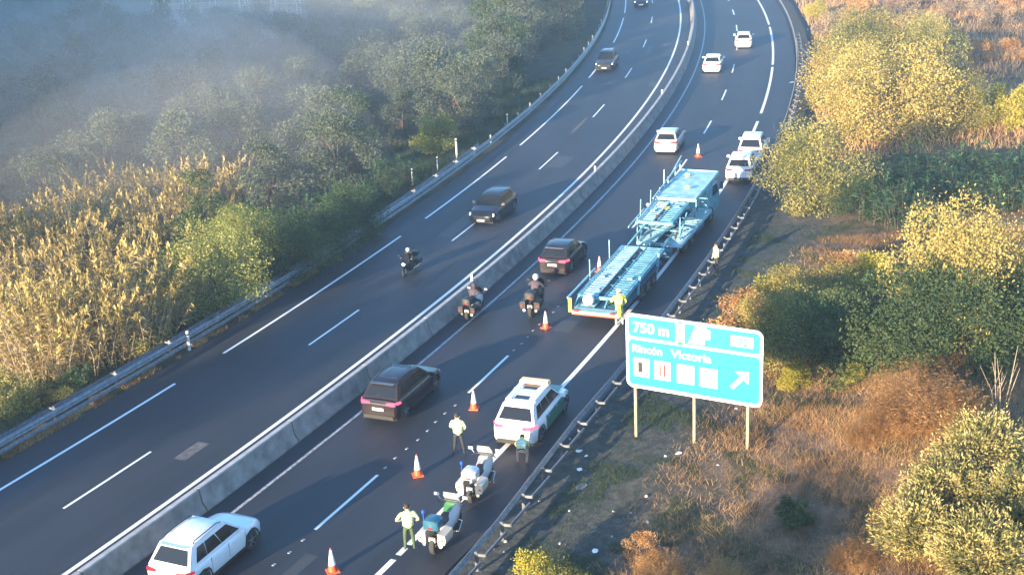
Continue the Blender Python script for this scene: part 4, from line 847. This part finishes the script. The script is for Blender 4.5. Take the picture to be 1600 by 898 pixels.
def make_person(label, top='vest', legs='green_cloth', pose=None, cap='hair', helmet=None, group=None, scale=1., bare_arms=False, vest=True):
    J = dict(STAND); J.update(pose or {}); names = list(J); idx = {n: i for i, n in enumerate(names)}
    t = thing('person', label, 'person', group=group)
    me = bpy.data.meshes.new('skeleton'); me.from_pydata([J[n] for n in names], [(idx[a], idx[b]) for a, b in BONES], []); o = bpy.data.objects.new('body', me); COL.objects.link(o)
    md = o.modifiers.new('skin', 'SKIN'); md.use_smooth_shade = True; md.branch_smoothing = .6
    for i, n in enumerate(names):
        r_ = RAD[base_name(n)]; sv_ = me.skin_vertices[0].data[i]
        sv_.radius = {'chest': (r_, r_ * .78), 'hip': (r_, r_ * .85), 'spine': (r_, r_ * .75), 'toe': (r_, r_ * .9)}.get(base_name(n), (r_, r_)); sv_.use_root = n == 'hip'
    sb = o.modifiers.new('sub', 'SUBSURF'); sb.levels = 1; sb.render_levels = 1
    dg = bpy.context.evaluated_depsgraph_get(); bme = bpy.data.meshes.new_from_object(o.evaluated_get(dg)); o.modifiers.clear(); o.data = bme; bpy.data.meshes.remove(me)
    mats = [M['skin'], M[top], M[legs], M['boot']]; bme.materials.clear()
    for m_ in mats: bme.materials.append(m_)
    def cls(a, b):
        a_, b_ = base_name(a), base_name(b)
        if a_ in ('wrist', 'head') or (a_ == 'neck'): return 0
        if a_ == 'elbow' and bare_arms: return 0
        if b_ in ('knee',) or (a_ == 'knee') or b_ == 'thigh': return 2
        if a_ == 'ankle': return 3
        return 1
    A = np.array([J[a] for a, b in BONES]); B = np.array([J[b] for a, b in BONES]); K = np.array([cls(a, b) for a, b in BONES]); RR = np.array([(RAD[base_name(a)] + RAD[base_name(b)]) / 2 for a, b in BONES])
    d = B - A; L_ = (d ** 2).sum(1); mi = []
    for p in bme.polygons:
        c = np.array(p.center); tt = np.clip(((c - A) * d).sum(1) / L_, 0, 1); dist = np.linalg.norm(A + d * tt[:, None] - c, axis=1) - RR * .9; mi.append(int(K[dist.argmin()]))
    bme.polygons.foreach_set('material_index', mi); bme.shade_smooth(); o.parent = t
    # fingers and thumbs, nose and ears grow out of the same body mesh
    ex = MB()
    for s in 'LR':
        wv, pv = Vector(J['wrist' + s]), Vector(J['palm' + s]); f = (pv - wv).normalized(); sd = Vector((1, 0, 0)) if abs(f.x) < .8 else Vector((0, 1, 0)); sd = (sd - f * sd.dot(f)).normalized(); nn = f.cross(sd)
        for i, ln in enumerate((.068, .078, .072, .056)):
            q = pv + sd * (.03 - .02 * i); ex.tube([q - f * .01, q + f * ln * .5 + nn * .006, q + f * ln * .85 + nn * .025], [.0095, .009, .0065], 5)
        q = wv + f * .025 + sd * .03; ex.tube([q, q + sd * .025 + f * .03, q + sd * .03 + f * .06], [.012, .011, .008], 5)
    hd = Vector(J['head']); cr = Vector(J['crown']); up = (cr - hd).normalized(); fw = Vector((1, 0, 0)); fw = (fw - up * fw.dot(up)).normalized(); lf = up.cross(fw)
    ex.tube([hd + fw * .09 + up * .03, hd + fw * .118 + up * -.005], [.010, .018], 5)
    for k in (-1, 1): ex.tube([hd + lf * k * .088 + up * .03, hd + lf * k * .100 + up * .0, hd + lf * k * .09 - up * .03], [.012, .018, .01], 5)
    exm = ex.mesh('extra'); bm = bmesh.new(); bm.from_mesh(bme); n0 = len(bm.faces); bm.from_mesh(exm); bm.faces.ensure_lookup_table()
    for f_ in bm.faces[n0:]: f_.material_index = 0; f_.smooth = True
    bm.to_mesh(bme); bm.free(); bpy.data.meshes.remove(exm)
    if helmet:
        m = MB(); c = hd.lerp(cr, .45); m.ball(c, .15, 14, 9, (1.05, .92, 1.0)); hm = m.build('helmet', M[helmet], t, 60)
        m = MB(); m.ball(c + fw * .035 + up * .0, .128, 12, 7, (1, .9, .5)); m.build('visor', M['glass'], hm, 60)
    else:
        m = MB(); c = hd.lerp(cr, .70) - fw * .012; m.ball(c, .108, 12, 7, (1.05, .95, .95)); hr = m.build('hair', M['hair'], t, 60)
        if cap != 'hair': m = MB(); m.ball(c + up * .03, .118, 12, 7, (1.05, .98, .72)); m.poly([c + fw * .09 + lf * .07 + up * .02, c + fw * .19 + lf * .05, c + fw * .19 - lf * .05, c + fw * .09 - lf * .07 + up * .02], up * .012); m.build('cap', M[cap], t, 60)
    ch, sp_, hp, nk = (Vector(J[k]) for k in ('chest', 'spine', 'hip', 'neck'))
    if vest:      # loose high-visibility vest with reflective bands
        m = MB(); S = []; n = 16
        def ringp(c, ax, rx, ry):
            a_ = Vector((0, 1, 0)); b_ = ax.cross(a_).normalized(); return [c + a_ * ry * math.cos(2 * math.pi * k / n) + b_ * rx * math.sin(2 * math.pi * k / n) for k in range(n)]
        ax = (ch - hp).normalized()
        for c, rx, ry in ((hp + ax * .03, .155, .185), (sp_, .150, .178), (sp_.lerp(ch, .6), .158, .192), (ch + ax * .02, .155, .20), (ch.lerp(nk, .55), .115, .17), (ch.lerp(nk, .85), .075, .085)): S.append(ringp(c, ax, rx, ry))
        m.loft(S, cap=False); v_ = m.build('vest', M[top], t, 60)
        m = MB()
        for c, rx, ry in ((sp_ + ax * .01, .157, .186), (sp_.lerp(ch, .55), .165, .199)): m.loft([ringp(c - ax * .025, ax, rx, ry), ringp(c + ax * .025, ax, rx, ry)], cap=False)
        m.build('reflective_band', M['white'], v_, 60)
    m = MB(); n = 14; ax = (sp_ - hp).normalized(); m.loft([[hp + ax * z + Vector((0, 1, 0)) * .152 * math.cos(2 * math.pi * k / n) + ax.cross(Vector((0, 1, 0))) * -.132 * math.sin(2 * math.pi * k / n) for k in range(n)] for z in (-.0, .045)], cap=False); m.build('belt', M['boot'], t, 60)
    t.scale = (scale,) * 3
    return t
def person_at(t, u, v, face, z=0):
    x, y, _ = at(u, v, False); t.location = (x, y, z); t.rotation_euler = (0, 0, face)
H0 = head(10)
p = make_person('officer in pale vest and dark trousers standing with legs apart left of the police car', 'vestp', 'dark_cloth', dict(kneeL=(.05, .16, .49), ankleL=(-.03, .22, .09), toeL=(.12, .27, .04), kneeR=(.0, -.16, .49), ankleR=(.02, -.20, .09), toeR=(.17, -.22, .04), elbowL=(.0, .30, 1.18), wristL=(.16, .17, 1.05), palmL=(.21, .12, 1.06), elbowR=(.0, -.30, 1.18), wristR=(.14, -.20, 1.02), palmR=(.19, -.15, 1.02)), scale=1.06); person_at(p, 718, 711, H0 + .2)
p = make_person('officer in pale yellow vest and olive trousers standing at the edge line beside the motorcycles', 'vestp', 'green_cloth', dict(elbowL=(-.05, .38, 1.18), wristL=(.12, .24, 1.08), palmL=(.17, .19, 1.08), elbowR=(-.04, -.37, 1.18), wristR=(.10, -.26, 1.06), palmR=(.16, -.2, 1.06)), scale=1.06); person_at(p, 641, 860, H0 + .5)
bend = dict(hip=(-.12, 0, .62), spine=(.02, 0, .74), chest=(.22, 0, .84), neck=(.36, 0, .90), head=(.45, 0, .90), crown=(.54, 0, .92), thighL=(-.10, .11, .58), kneeL=(.28, .18, .48), ankleL=(.02, .17, .09), toeL=(.17, .19, .04), thighR=(-.10, -.11, .58), kneeR=(.24, -.20, .44), ankleR=(-.06, -.18, .09), toeR=(.08, -.22, .04),
            shoulderL=(.28, .19, .86), elbowL=(.42, .26, .62), wristL=(.55, .18, .42), palmL=(.6, .15, .37), shoulderR=(.28, -.19, .86), elbowR=(.40, -.27, .62), wristR=(.50, -.2, .40), palmR=(.55, -.18, .34))
p = make_person('person in pale clothes crouching on the shoulder behind the police car', 'vestp', 'skin', bend, cap='hair', bare_arms=True); person_at(p, 816, 724, H0 + .35)
p = make_person('officer in bright yellow jacket bending at the tail of the transporter', 'vest', 'vestp', dict(elbowL=(.1, .33, 1.15), wristL=(.28, .25, 1.05), palmL=(.33, .23, 1.05), elbowR=(.06, -.33, 1.15), wristR=(.2, -.28, .95), palmR=(.25, -.26, .93)), cap='white', scale=1.10); person_at(p, 968, 509, H0 + .5)
p = make_person('officer in pale vest and dark trousers standing on the verge beyond the guardrail', 'vestp', 'dark_cloth', dict(elbowL=(.05, .27, 1.2), wristL=(.22, .14, 1.14), palmL=(.27, .1, 1.15)), scale=1.03)
x, y, z = at(1119, 428); p.location = (x, y, z); p.rotation_euler = (0, 0, H0 + 2.4)
p = make_person('person in white jacket standing against the left flank of the transporter', 'shirtw', 'dark_cloth', None, cap='white', scale=1.05, vest=False)
x, y = rd(42.0, -11.15); p.location = (x, y, 0); p.rotation_euler = (0, 0, head(42) - 1.3)
ride = dict(hip=(-.20, 0, .92), spine=(-.16, 0, 1.08), chest=(-.04, 0, 1.28), neck=(.06, 0, 1.43), head=(.10, 0, 1.53), crown=(.11, 0, 1.63), thighL=(-.16, .12, .89), kneeL=(.22, .27, .74), ankleL=(.02, .25, .36), toeL=(.16, .26, .32), thighR=(-.16, -.12, .89), kneeR=(.22, -.27, .74), ankleR=(.02, -.25, .36), toeR=(.16, -.26, .32),
            shoulderL=(.0, .20, 1.36), elbowL=(.16, .34, 1.14), wristL=(.38, .37, 1.09), palmL=(.44, .37, 1.08), shoulderR=(.0, -.20, 1.36), elbowR=(.16, -.34, 1.14), wristR=(.38, -.37, 1.09), palmR=(.44, -.37, 1.08))
def rider(b, lab, top, legs, helm):
    p = make_person(lab, top, legs, ride, helmet=helm, vest=False); p.location = b.location; p.rotation_euler = b.rotation_euler; p.scale = b.scale
rider(b3, 'rider in mauve jacket on the silver-trimmed motorcycle by the barrier', 'violet_cloth', 'dark_cloth', 'violet_cloth')
rider(b4, 'rider in dark jacket with pale collar on the large motorcycle behind the plum hatchback', 'violet_cloth', 'dark_cloth', 'car_silver')
rider(b6, 'rider with pale helmet on the oncoming motorcycle', 'dark_cloth', 'dark_cloth', 'car_silver')

# ------------------------------------------------------------------ cones
def make_cone(label):
    t = thing('traffic_cone', label, 'traffic cone', group='traffic cones closing the outer lane'); h = .90
    m = MB(); m.box((0, 0, .02), (.42, .42, .04), taper=.95); m.build('base', M['orange'], t)
    def r_(z): return .17 - .145 * z / h
    m = MB(); m.lathe((0, 0, 0), [(r_(.04), .04), (r_(.28), .28)], 20, cap=False); m.build('skirt', M['orange'], t, 50); m = MB(); m.lathe((0, 0, 0), [(r_(.84), .84), (r_(h), h), (.01, h)], 20, cap=False); m.build('tip', M['orange'], t, 50)
    m = MB(); m.lathe((0, 0, 0), [(r_(.28) + .001, .28), (r_(.84) + .001, .84)], 20, cap=False); m.build('white_sleeve', M['white'], t, 50); return t
cone0 = make_cone('')
for u, v, lab in ((520, 892, 'nearest traffic cone at the bottom edge left of the officer in olive trousers'), (653, 742, 'traffic cone standing between the two standing officers'), (741, 638, 'traffic cone at the near end of the lane dash above the officer in dark trousers'),
                  (853, 512, 'traffic cone right behind the large motorcycle'), (937, 424, 'traffic cone beside the left flank of the transporter trailer'), (1091, 245, 'most distant traffic cone between the silver car and the parked white cars')):
    x, y, _ = at(u, v, False); place(cone0, (x, y, .004), random.uniform(0, 1.5), lab, 'traffic cones closing the outer lane', 1.0 if v > 300 else 1.1)

# ------------------------------------------------------------------ car transporter
TS = 27.3
tx, ty = rd(TS, -12.6); _e = rd(47, -13.2); TH = math.atan2(_e[1] - ty, _e[0] - tx)
T = thing('car_transporter', 'empty pale turquoise two-deck car transporter truck with trailer standing in the closed lane', 'car transporter', (tx, ty, .004), TH)
def runner_deck(nm, x0, x1, z0, z1, mat, yc=0., yw=1.18, tw=.92, solid=False, dark='truck_d'):
    """deck of two perforated wheel tracks between side beams"""
    dk = MB(); 
    for sd in (-1, 1): dk.bar((x0, yc + sd * yw, z0), (x1, yc + sd * yw, z1), .09, .20)
    for k in (0, 1): x = x0 + (x1 - x0) * k; z = z0 + (z1 - z0) * k; dk.bar((x, yc - yw, z), (x, yc + yw, z), .10, .16)
    d = dk.build(nm, M[mat], T)
    if solid:
        p_ = MB(); p_.poly([(x0, yc - yw + .05, z0 + .03), (x1, yc - yw + .05, z1 + .03), (x1, yc + yw - .05, z1 + .03), (x0, yc + yw - .05, z0 + .03)], (0, 0, .03)); p_.build('deck_plate', M['truck_l'], d)
    else:
        for sd in (-1, 1):
            p_ = MB(); yy = yc + sd * (yw - .08 - tw / 2); n = int((x1 - x0) / .30)
            p_.poly([(x0, yy - tw / 2 + .03, z0), (x1, yy - tw / 2 + .03, z1), (x1, yy + tw / 2 - .03, z1), (x0, yy + tw / 2 - .03, z0)], (0, 0, .02))
            for e in (-1, 1): p_.bar((x0, yy + e * (tw / 2 - .02), z0 + .06), (x1, yy + e * (tw / 2 - .02), z1 + .06), .04, .07)
            for i in range(n):
                k = (i + .5) / n; p_.box((x0 + (x1 - x0) * k, yy, z0 + (z1 - z0) * k + .045), (.20, tw - .08, .03))
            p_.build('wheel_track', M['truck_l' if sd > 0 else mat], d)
        n = int((x1 - x0) / 1.1)
        for i in range(n): c_ = MB(); k = (i + .5) / n; x = x0 + (x1 - x0) * k; c_.bar((x, yc - .42, z0 + (z1 - z0) * k - .04), (x, yc + .42, z0 + (z1 - z0) * k - .04), .07, .09); c_.build('cross_member', M[dark], d)
    return d
# trailer
runner_deck('trailer_deck', .95, 8.2, 1.12, 1.40, 'truck')
runner_deck('lower_trailer_deck', .2, 7.9, .78, .82, 'truck_d', yw=1.1)
m = MB(); m.box((.05, -.05, .62), (.14, 2.46, .20)); rb = m.build('rear_bumper', M['truck_l'], T)
m = MB(); m.box((-.03, -.05, .55), (.03, 2.3, .07)); m.build('red_strip', M['orange'], rb)
m = MB(); m.box((.0, 1.26, .98), (.10, .16, .72)); m.build('yellow_marker', M['yellow'], T)
m = MB(); m.box((.0, -1.28, .92), (.10, .16, .6)); m.build('yellow_marker', M['yellow'], T)
for sd in (-1, 1):
    m = MB(); m.box((-.03, sd * .95, .72), (.04, .3, .1)); m.build('tail_light', M['red'], T)
m = MB(); m.bar((.1, 1.42, 1.30), (4.3, 1.42, 1.42), .06, .10); m.build('side_rail', M['truck_l'], T)
for y_ in (1.15, .5, -.4, -1.15): m = MB(); m.bar((.2, y_, .72), (1.0, y_, 1.12), .07); m.build('ramp_strut', M['truck'], T)
for x, h in ((3.2, 2.3), (6.4, 2.35)):
    m = MB(); m.bar((x, 1.32, .9), (x, 1.32, h), .04); m.build('stanchion', M['truck_l'], T)
for x, h in ((3.2, 1.75), (6.6, 1.9)):
    m = MB(); m.bar((x, -1.24, .6), (x + .4, -1.24, h - .3), .10); m.build('stanchion', M['truck'], T)
for sd in (-1, 1):
    for x in (4.1, 5.2, 6.3):
        wheel(T, x, sd * 1.06, .41, .30)
    m = MB(); m.box((5.2, sd * 1.14, .92), (3.2, .28, .05)); m.build('mudguard', M['truck_d'], T)
    m = MB(); m.box((2.4, sd * 1.15, .62), (2.4, .08, .22)); m.build('side_skirt', M['truck_d'], T)
m = MB(); m.box((4.3, 0, .66), (7.6, .9, .18)); m.build('trailer_chassis', M['truck_d'], T)
# coupling
m = MB(); m.bar((8.0, 0, .7), (10.6, 0, .7), .25, .18); m.bar((8.2, 1.0, 1.35), (11.2, .7, 1.9), .09); m.bar((8.2, -1.0, 1.35), (11.4, -.6, 1.0), .09); m.bar((8.3, .6, 1.3), (11.6, -.8, 1.75), .10); m.bar((8.3, -.3, 1.3), (11.4, .5, 1.2), .08); m.build('drawbar', M['truck'], T)
runner_deck('lower_truck_deck', 10.4, 17.2, .95, 1.05, 'truck_l', yc=-.25, yw=1.25)
m = MB(); m.box((14.2, -.2, .70), (7.6, 1.0, .22)); m.build('truck_chassis', M['truck_d'], T)
d2 = runner_deck('upper_deck', 11.0, 14.5, 2.0, 2.15, 'truck', yc=.16, yw=.98, tw=.78)
m = MB(); m.bar((11.0, 1.28, 1.95), (14.6, 1.28, 2.2), .06, .1); m.bar((10.2, 1.45, 1.9), (13.2, 1.45, 2.1), .05, .08); m.build('side_rail', M['truck_l'], T)
d3 = runner_deck('cab_roof_deck', 14.7, 20.3, 2.35, 2.55, 'truck_l', yc=0, yw=1.16, solid=True)
m = MB(); m.bar((14.4, 1.26, 2.4), (20.6, 1.26, 3.1), .06, .09); m.bar((17.7, 1.32, 2.6), (20.8, 1.32, 3.35), .05, .08)
for x in (15.8, 17.6, 19.2, 20.3): m.bar((x, 1.26, 2.4), (x, 1.26, 2.55 + (x - 14.4) * .1), .05)
m.build('railing', M['truck_l'], T)
m = MB(); m.bar((20.3, -1.1, 2.6), (20.3, 1.2, 2.6), .09, .12); m.build('front_bar', M['truck_l'], T)
for x, y, z0_, z1_ in ((11.0, 1.2, .9, 2.2), (11.3, -1.2, .95, 2.3), (14.6, 1.2, .9, 2.4), (14.6, -1.25, 1.0, 2.4), (17.2, -1.27, 1.0, 2.5), (12.0, 1.3, 2.0, 3.0), (14.0, 1.3, 2.1, 3.0), (16.8, 1.3, 2.5, 3.5)):
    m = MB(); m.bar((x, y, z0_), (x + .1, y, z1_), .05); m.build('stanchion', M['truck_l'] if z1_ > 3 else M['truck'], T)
m = MB(); m.bar((11.2, 1.1, 1.0), (12.6, 1.1, 2.1), .07); m.bar((11.4, -1.15, 1.05), (13.0, -1.15, 2.1), .07); m.bar((11.3, -1.1, 1.5), (11.3, 1.1, 1.6), .07); m.bar((11.9, -1.1, 1.9), (11.0, 1.1, 1.75), .06); m.build('lifting_strut', M['truck'], T)
for sd in (-1, 1):
    for x, r_ in ((12.2, .48), (13.5, .48), (18.0, .50)): wheel(T, x, sd * 1.08 - .1, r_, .32)
    m = MB(); m.box((12.85, sd * 1.12 - .1, 1.02 - .12), (2.6, .3, .05)); m.build('mudguard', M['truck_d'], T)
m = MB(); m.box((15.4, -1.15, .62), (1.5, .4, .45), taper=.95); m.build('fuel_tank', M['truck_d'], T)
# cab
m = MB(); S = []
for x, z1_, w_ in ((17.40, 2.20, 1.18), (17.60, 2.26, 1.24), (19.70, 2.26, 1.24), (19.95, 2.16, 1.22), (20.35, 1.45, 1.22), (20.45, .75, 1.18)):
    S.append([(x, w_, .45), (x, w_, z1_ - .1), (x, w_ * .93, z1_), (x, -w_ * .93, z1_), (x, -w_, z1_ - .1), (x, -w_, .45)])
m.loft(S); cabn = m.build('cab', M['truck'], T, 30)
for sd in (-1, 1):
    g = MB(); g.poly([(18.60, sd * 1.243, 1.5), (19.90, sd * 1.243, 1.5), (19.65, sd * 1.243, 2.05), (18.60, sd * 1.243, 2.15)], (0, sd * .01, 0)); g.build('side_window', M['glass'], cabn)
    g = MB(); g.box((20.10, sd * 1.42, 1.85), (.12, .2, .5)); g.build('mirror', M['truck_d'], T)
    g = MB(); g.box((20.46, sd * .9, .85), (.04, .4, .18)); g.build('headlight', M['lamp'], T)
g = MB(); g.poly([(20.00, 1.1, 2.22), (20.00, -1.1, 2.22), (20.33, -1.1, 1.52), (20.33, 1.1, 1.52)], (.02, 0, .01)); g.build('windshield', M['glass'], cabn)
M['oil'] = nmat('greasy_steel', (.05, .045, .04), .45, .4, vary=(.14, .08, .05), scale=7)
for x0, y0, z0_, x1, z1_ in ((1.4, 1.12, .80, 3.0, 1.15), (1.4, -1.12, .80, 3.0, 1.15), (10.9, 1.12, 1.2, 12.0, 1.95), (10.9, -1.05, 1.2, 12.0, 1.95), (14.8, 1.15, 1.3, 15.8, 2.3), (14.8, -1.15, 1.3, 15.8, 2.3)):
    m = MB(); xm, zm = (x0 + x1) / 2, (z0_ + z1_) / 2; m.tube([(x0, y0, z0_), (xm, y0, zm)], .065, 8); o = m.build('hydraulic_ram', M['oil'], T, 50); m = MB(); m.tube([(xm, y0, zm), (x1, y0, z1_)], .035, 8); m.build('piston', M['chrome'], o, 50)
for x0, y0 in ((2.0, .25), (4.6, -.2), (6.9, .3), (11.8, .2), (13.4, .1), (16.2, -.3), (18.9, .4)):
    m = MB(); pts = [(x0 + .16 * math.cos(a), y0 + .14 * math.sin(a), (1.18 if x0 < 9 else 2.12 if x0 < 14 else 2.62) + .006 * a) for a in np.linspace(0, 14, 30)]; m.tube(pts, .014, 4); m.build('lashing_strap', M['oil' if x0 < 12 else 'yellow'], T)
for x0, y0 in ((3.4, .72), (3.4, -.75), (6.2, .7), (7.0, -.72), (12.6, .75), (13.6, -.4)):
    m = MB(); zz = 1.26 if x0 < 9 else 2.14; m.poly([(x0, y0 - .14, zz), (x0 + .22, y0 - .14, zz), (x0 + .05, y0 - .14, zz + .15)], (0, .28, 0)); m.build('wheel_chock', M['truck_d'], T)
m = MB(); m.box((9.6, -.95, .75), (.7, .45, .4)); m.build('tool_box', M['truck_d'], T)
for k_ in range(5):
    m = MB(); y0 = -.3 + .14 * k_; m.tube([(7.9, y0, 1.0), (8.7, y0 + .1, .72 + .03 * k_), (9.6, y0 - .05, .78), (10.5, y0, 1.05)], .022, 5); m.build('air_hose', M['black'], T)
# loose bundle on the tail
m = MB(); m.ball((0, 0, .26), .30, 12, 8, (1, 1.1, .95)); m.ball((.1, .12, .42), .16, 10, 6)
o = m.build('white_sack', M['shirtw'], None, 60); x, y = rd(TS + .45, -12.15); o.location = (x, y, .90); tag(o, 'rounded white sack resting on the tail of the transporter', 'sack')

# ------------------------------------------------------------------ road sign
bx, by = 4.6785, 47.7039; SD = R(-28.89)
SG = thing('road_sign', 'large blue motorway services sign on three pale posts beside the verge', 'road sign', (bx, by, 0), SD)
# local x runs along the sign to the right, local -y faces the traffic
PX0, PX1, PZ0, PZ1 = -.30, 5.28, 2.16, 5.30; PW, PH = PX1 - PX0, PZ1 - PZ0
def rrect(x0, x1, z0, z1, r, y, n=5):
    pts = []
    for cx, cz, a0 in ((x1 - r, z1 - r, 0), (x0 + r, z1 - r, 90), (x0 + r, z0 + r, 180), (x1 - r, z0 + r, 270)):
        for k in range(n + 1): a = R(a0 + 90 * k / n); pts.append((cx + r * math.cos(a), y, cz + r * math.sin(a)))
    return pts
def fx(f): return PX0 + f * PW
def fz(f): return PZ1 - f * PH
for x in (.03, 2.52, 4.70):
    m = MB(); m.box((x, .10, 2.45), (.11, .14, 5.3)); m.build('post', M['palewood'], SG)
m = MB(); m.poly(rrect(PX0, PX1, PZ0, PZ1, .28, -.03), (0, .05, 0)); back = m.build('border', M['signwhite'], SG)
m = MB(); m.poly(rrect(PX0 + .11, PX1 - .11, PZ1 - PH * .305, PZ1 - .11, .16, -.036), (0, .004, 0)); m.build('upper_panel', M['signblue'], SG)
m = MB(); m.poly(rrect(PX0 + .11, PX1 - .11, PZ0 + .13, PZ1 - PH * .34, .18, -.036), (0, .004, 0)); m.build('lower_panel', M['signblue'], SG)
def sgn(nm, pts, mat='signwhite', y=-.041): m = MB(); m.poly([(a, y, b) for a, b in pts], (0, .004, 0)); return m.build(nm, M[mat], SG)
def rc4(a, b, c_, d): return [(fx(a), fz(d)), (fx(b), fz(d)), (fx(b), fz(c_)), (fx(a), fz(c_))]
sgn('pictogram', rc4(.375, .44, .03, .315)); 
sgn('pictogram', [(fx(.52), fz(.05)), (fx(.60), fz(.05)), (fx(.585), fz(.28)), (fx(.47), fz(.28))]); sgn('pictogram', rc4(.585, .625, .08, .2))
sgn('pictogram', [(fx(.38), fz(.015)), (fx(.44), fz(.015)), (fx(.41), fz(.055))], 'signgreen', -.046); sgn('pictogram', [(fx(.37), fz(.325)), (fx(.45), fz(.325)), (fx(.41), fz(.27))], 'signgreen', -.046)
sgn('exit_number_box', rc4(.775, .93, .10, .235))
for a, b in ((.055, .175), (.215, .335), (.385, .51), (.55, .68)): sgn('pictogram', rc4(a, b, .585, .835))
# dark symbols on the white squares: pump, cutlery, cup, bed
sgn('symbol', rc4(.09, .125, .64, .78), 'black', -.046); sgn('symbol', rc4(.13, .14, .66, .74), 'black', -.046)
sgn('symbol', rc4(.255, .265, .63, .79), 'red', -.046); sgn('symbol', rc4(.285, .297, .63, .79), 'red', -.046)
sgn('symbol', rc4(.42, .47, .68, .76), 'car_silver', -.046); sgn('symbol', rc4(.58, .65, .73, .76), 'car_silver', -.046)
ax, az = fx(.845), fz(.665); q = []
for a, b in ((-.07, -.52), (-.07, .10), (-.30, .10), (0, .50), (.30, .10), (.07, .10), (.07, -.52)):
    a, b = a * 1.15, b * 1.0; q.append((ax + (a * math.cos(-.72) - b * math.sin(-.72)), az + (a * math.sin(-.72) + b * math.cos(-.72))))
m = MB(); m.poly([(a, -.041, b) for a, b in (q[0], q[1], q[5], q[6])], (0, .004, 0)); m.poly([(a, -.0405, b) for a, b in (q[2], q[3], q[4])], (0, .004, 0)); m.build('arrow', M['signwhite'], SG)
def text(s, x, z, size, mat='signwhite', y=-.043, bold=.012, wide=1.):
    cu = bpy.data.curves.new('lettering', 'FONT'); cu.body = s; cu.size = size; cu.align_x = 'LEFT'; cu.offset = bold; cu.extrude = .002
    o = bpy.data.objects.new('lettering', cu); COL.objects.link(o); dg = bpy.context.evaluated_depsgraph_get(); me = bpy.data.meshes.new_from_object(o.evaluated_get(dg)); bpy.data.objects.remove(o)
    me.materials.clear(); o = link('lettering', me, M[mat], SG); o.location = (x, y, z); o.rotation_euler = (math.pi / 2, 0, 0); o.scale = (wide, 1, 1); return o
text('750 m', fx(.055), fz(.235), .60, bold=.012); text('972', fx(.785), fz(.22), .42, 'signblue', -.047)
text('Rinc\u00f3n', fx(.045), fz(.505), .46, wide=1., bold=.006); text('Victoria', fx(.34), fz(.505), .47, wide=1.1, bold=.006)
m = MB()
for z in (2.5, 3.7, 4.9): m.bar((PX0 + .2, .05, z), (PX1 - .2, .05, z), .06, .08)
m.build('stiffener', M['galv'], SG)

# ------------------------------------------------------------------ morning haze
m = bpy.data.materials.new('haze'); m.use_nodes = True; t_ = m.node_tree; t_.nodes.remove(t_.nodes['Principled BSDF'])
pv = t_.nodes.new('ShaderNodeVolumePrincipled'); pv.inputs['Color'].default_value = (.72, .87, 1, 1); pv.inputs['Density'].default_value = .0011; pv.inputs['Anisotropy'].default_value = .55
t_.links.new(pv.outputs[0], t_.nodes['Material Output'].inputs['Volume'])
mb = MB(); mb.box((0, 190, 5.8), (860, 920, 43.6)); o = mb.build('haze', m); o['kind'] = 'stuff'

# thin morning mist lying in the wooded valley: flat lens-shaped banks of even density
mm = bpy.data.materials.new('mist'); mm.use_nodes = True; t_ = mm.node_tree; t_.nodes.remove(t_.nodes['Principled BSDF'])
pv = t_.nodes.new('ShaderNodeVolumePrincipled'); pv.inputs['Color'].default_value = (1, .97, .92, 1); pv.inputs['Density'].default_value = .0050; pv.inputs['Anisotropy'].default_value = .2
t_.links.new(pv.outputs[0], t_.nodes['Material Output'].inputs['Volume'])
for x, y, rx, ry, rz_ in ((-38, 112, 26, 26, 12), (-20, 132, 22, 30, 12), (-58, 160, 34, 36, 13), (-28, 180, 30, 28, 13), (-24, 96, 16, 14, 9)):
    mb = MB(); mb.ball((0, 0, 0), 1., 40, 24, (rx, ry, rz_)); o = mb.build('mist', mm); o.location = (x, y, -1.); o['kind'] = 'stuff'
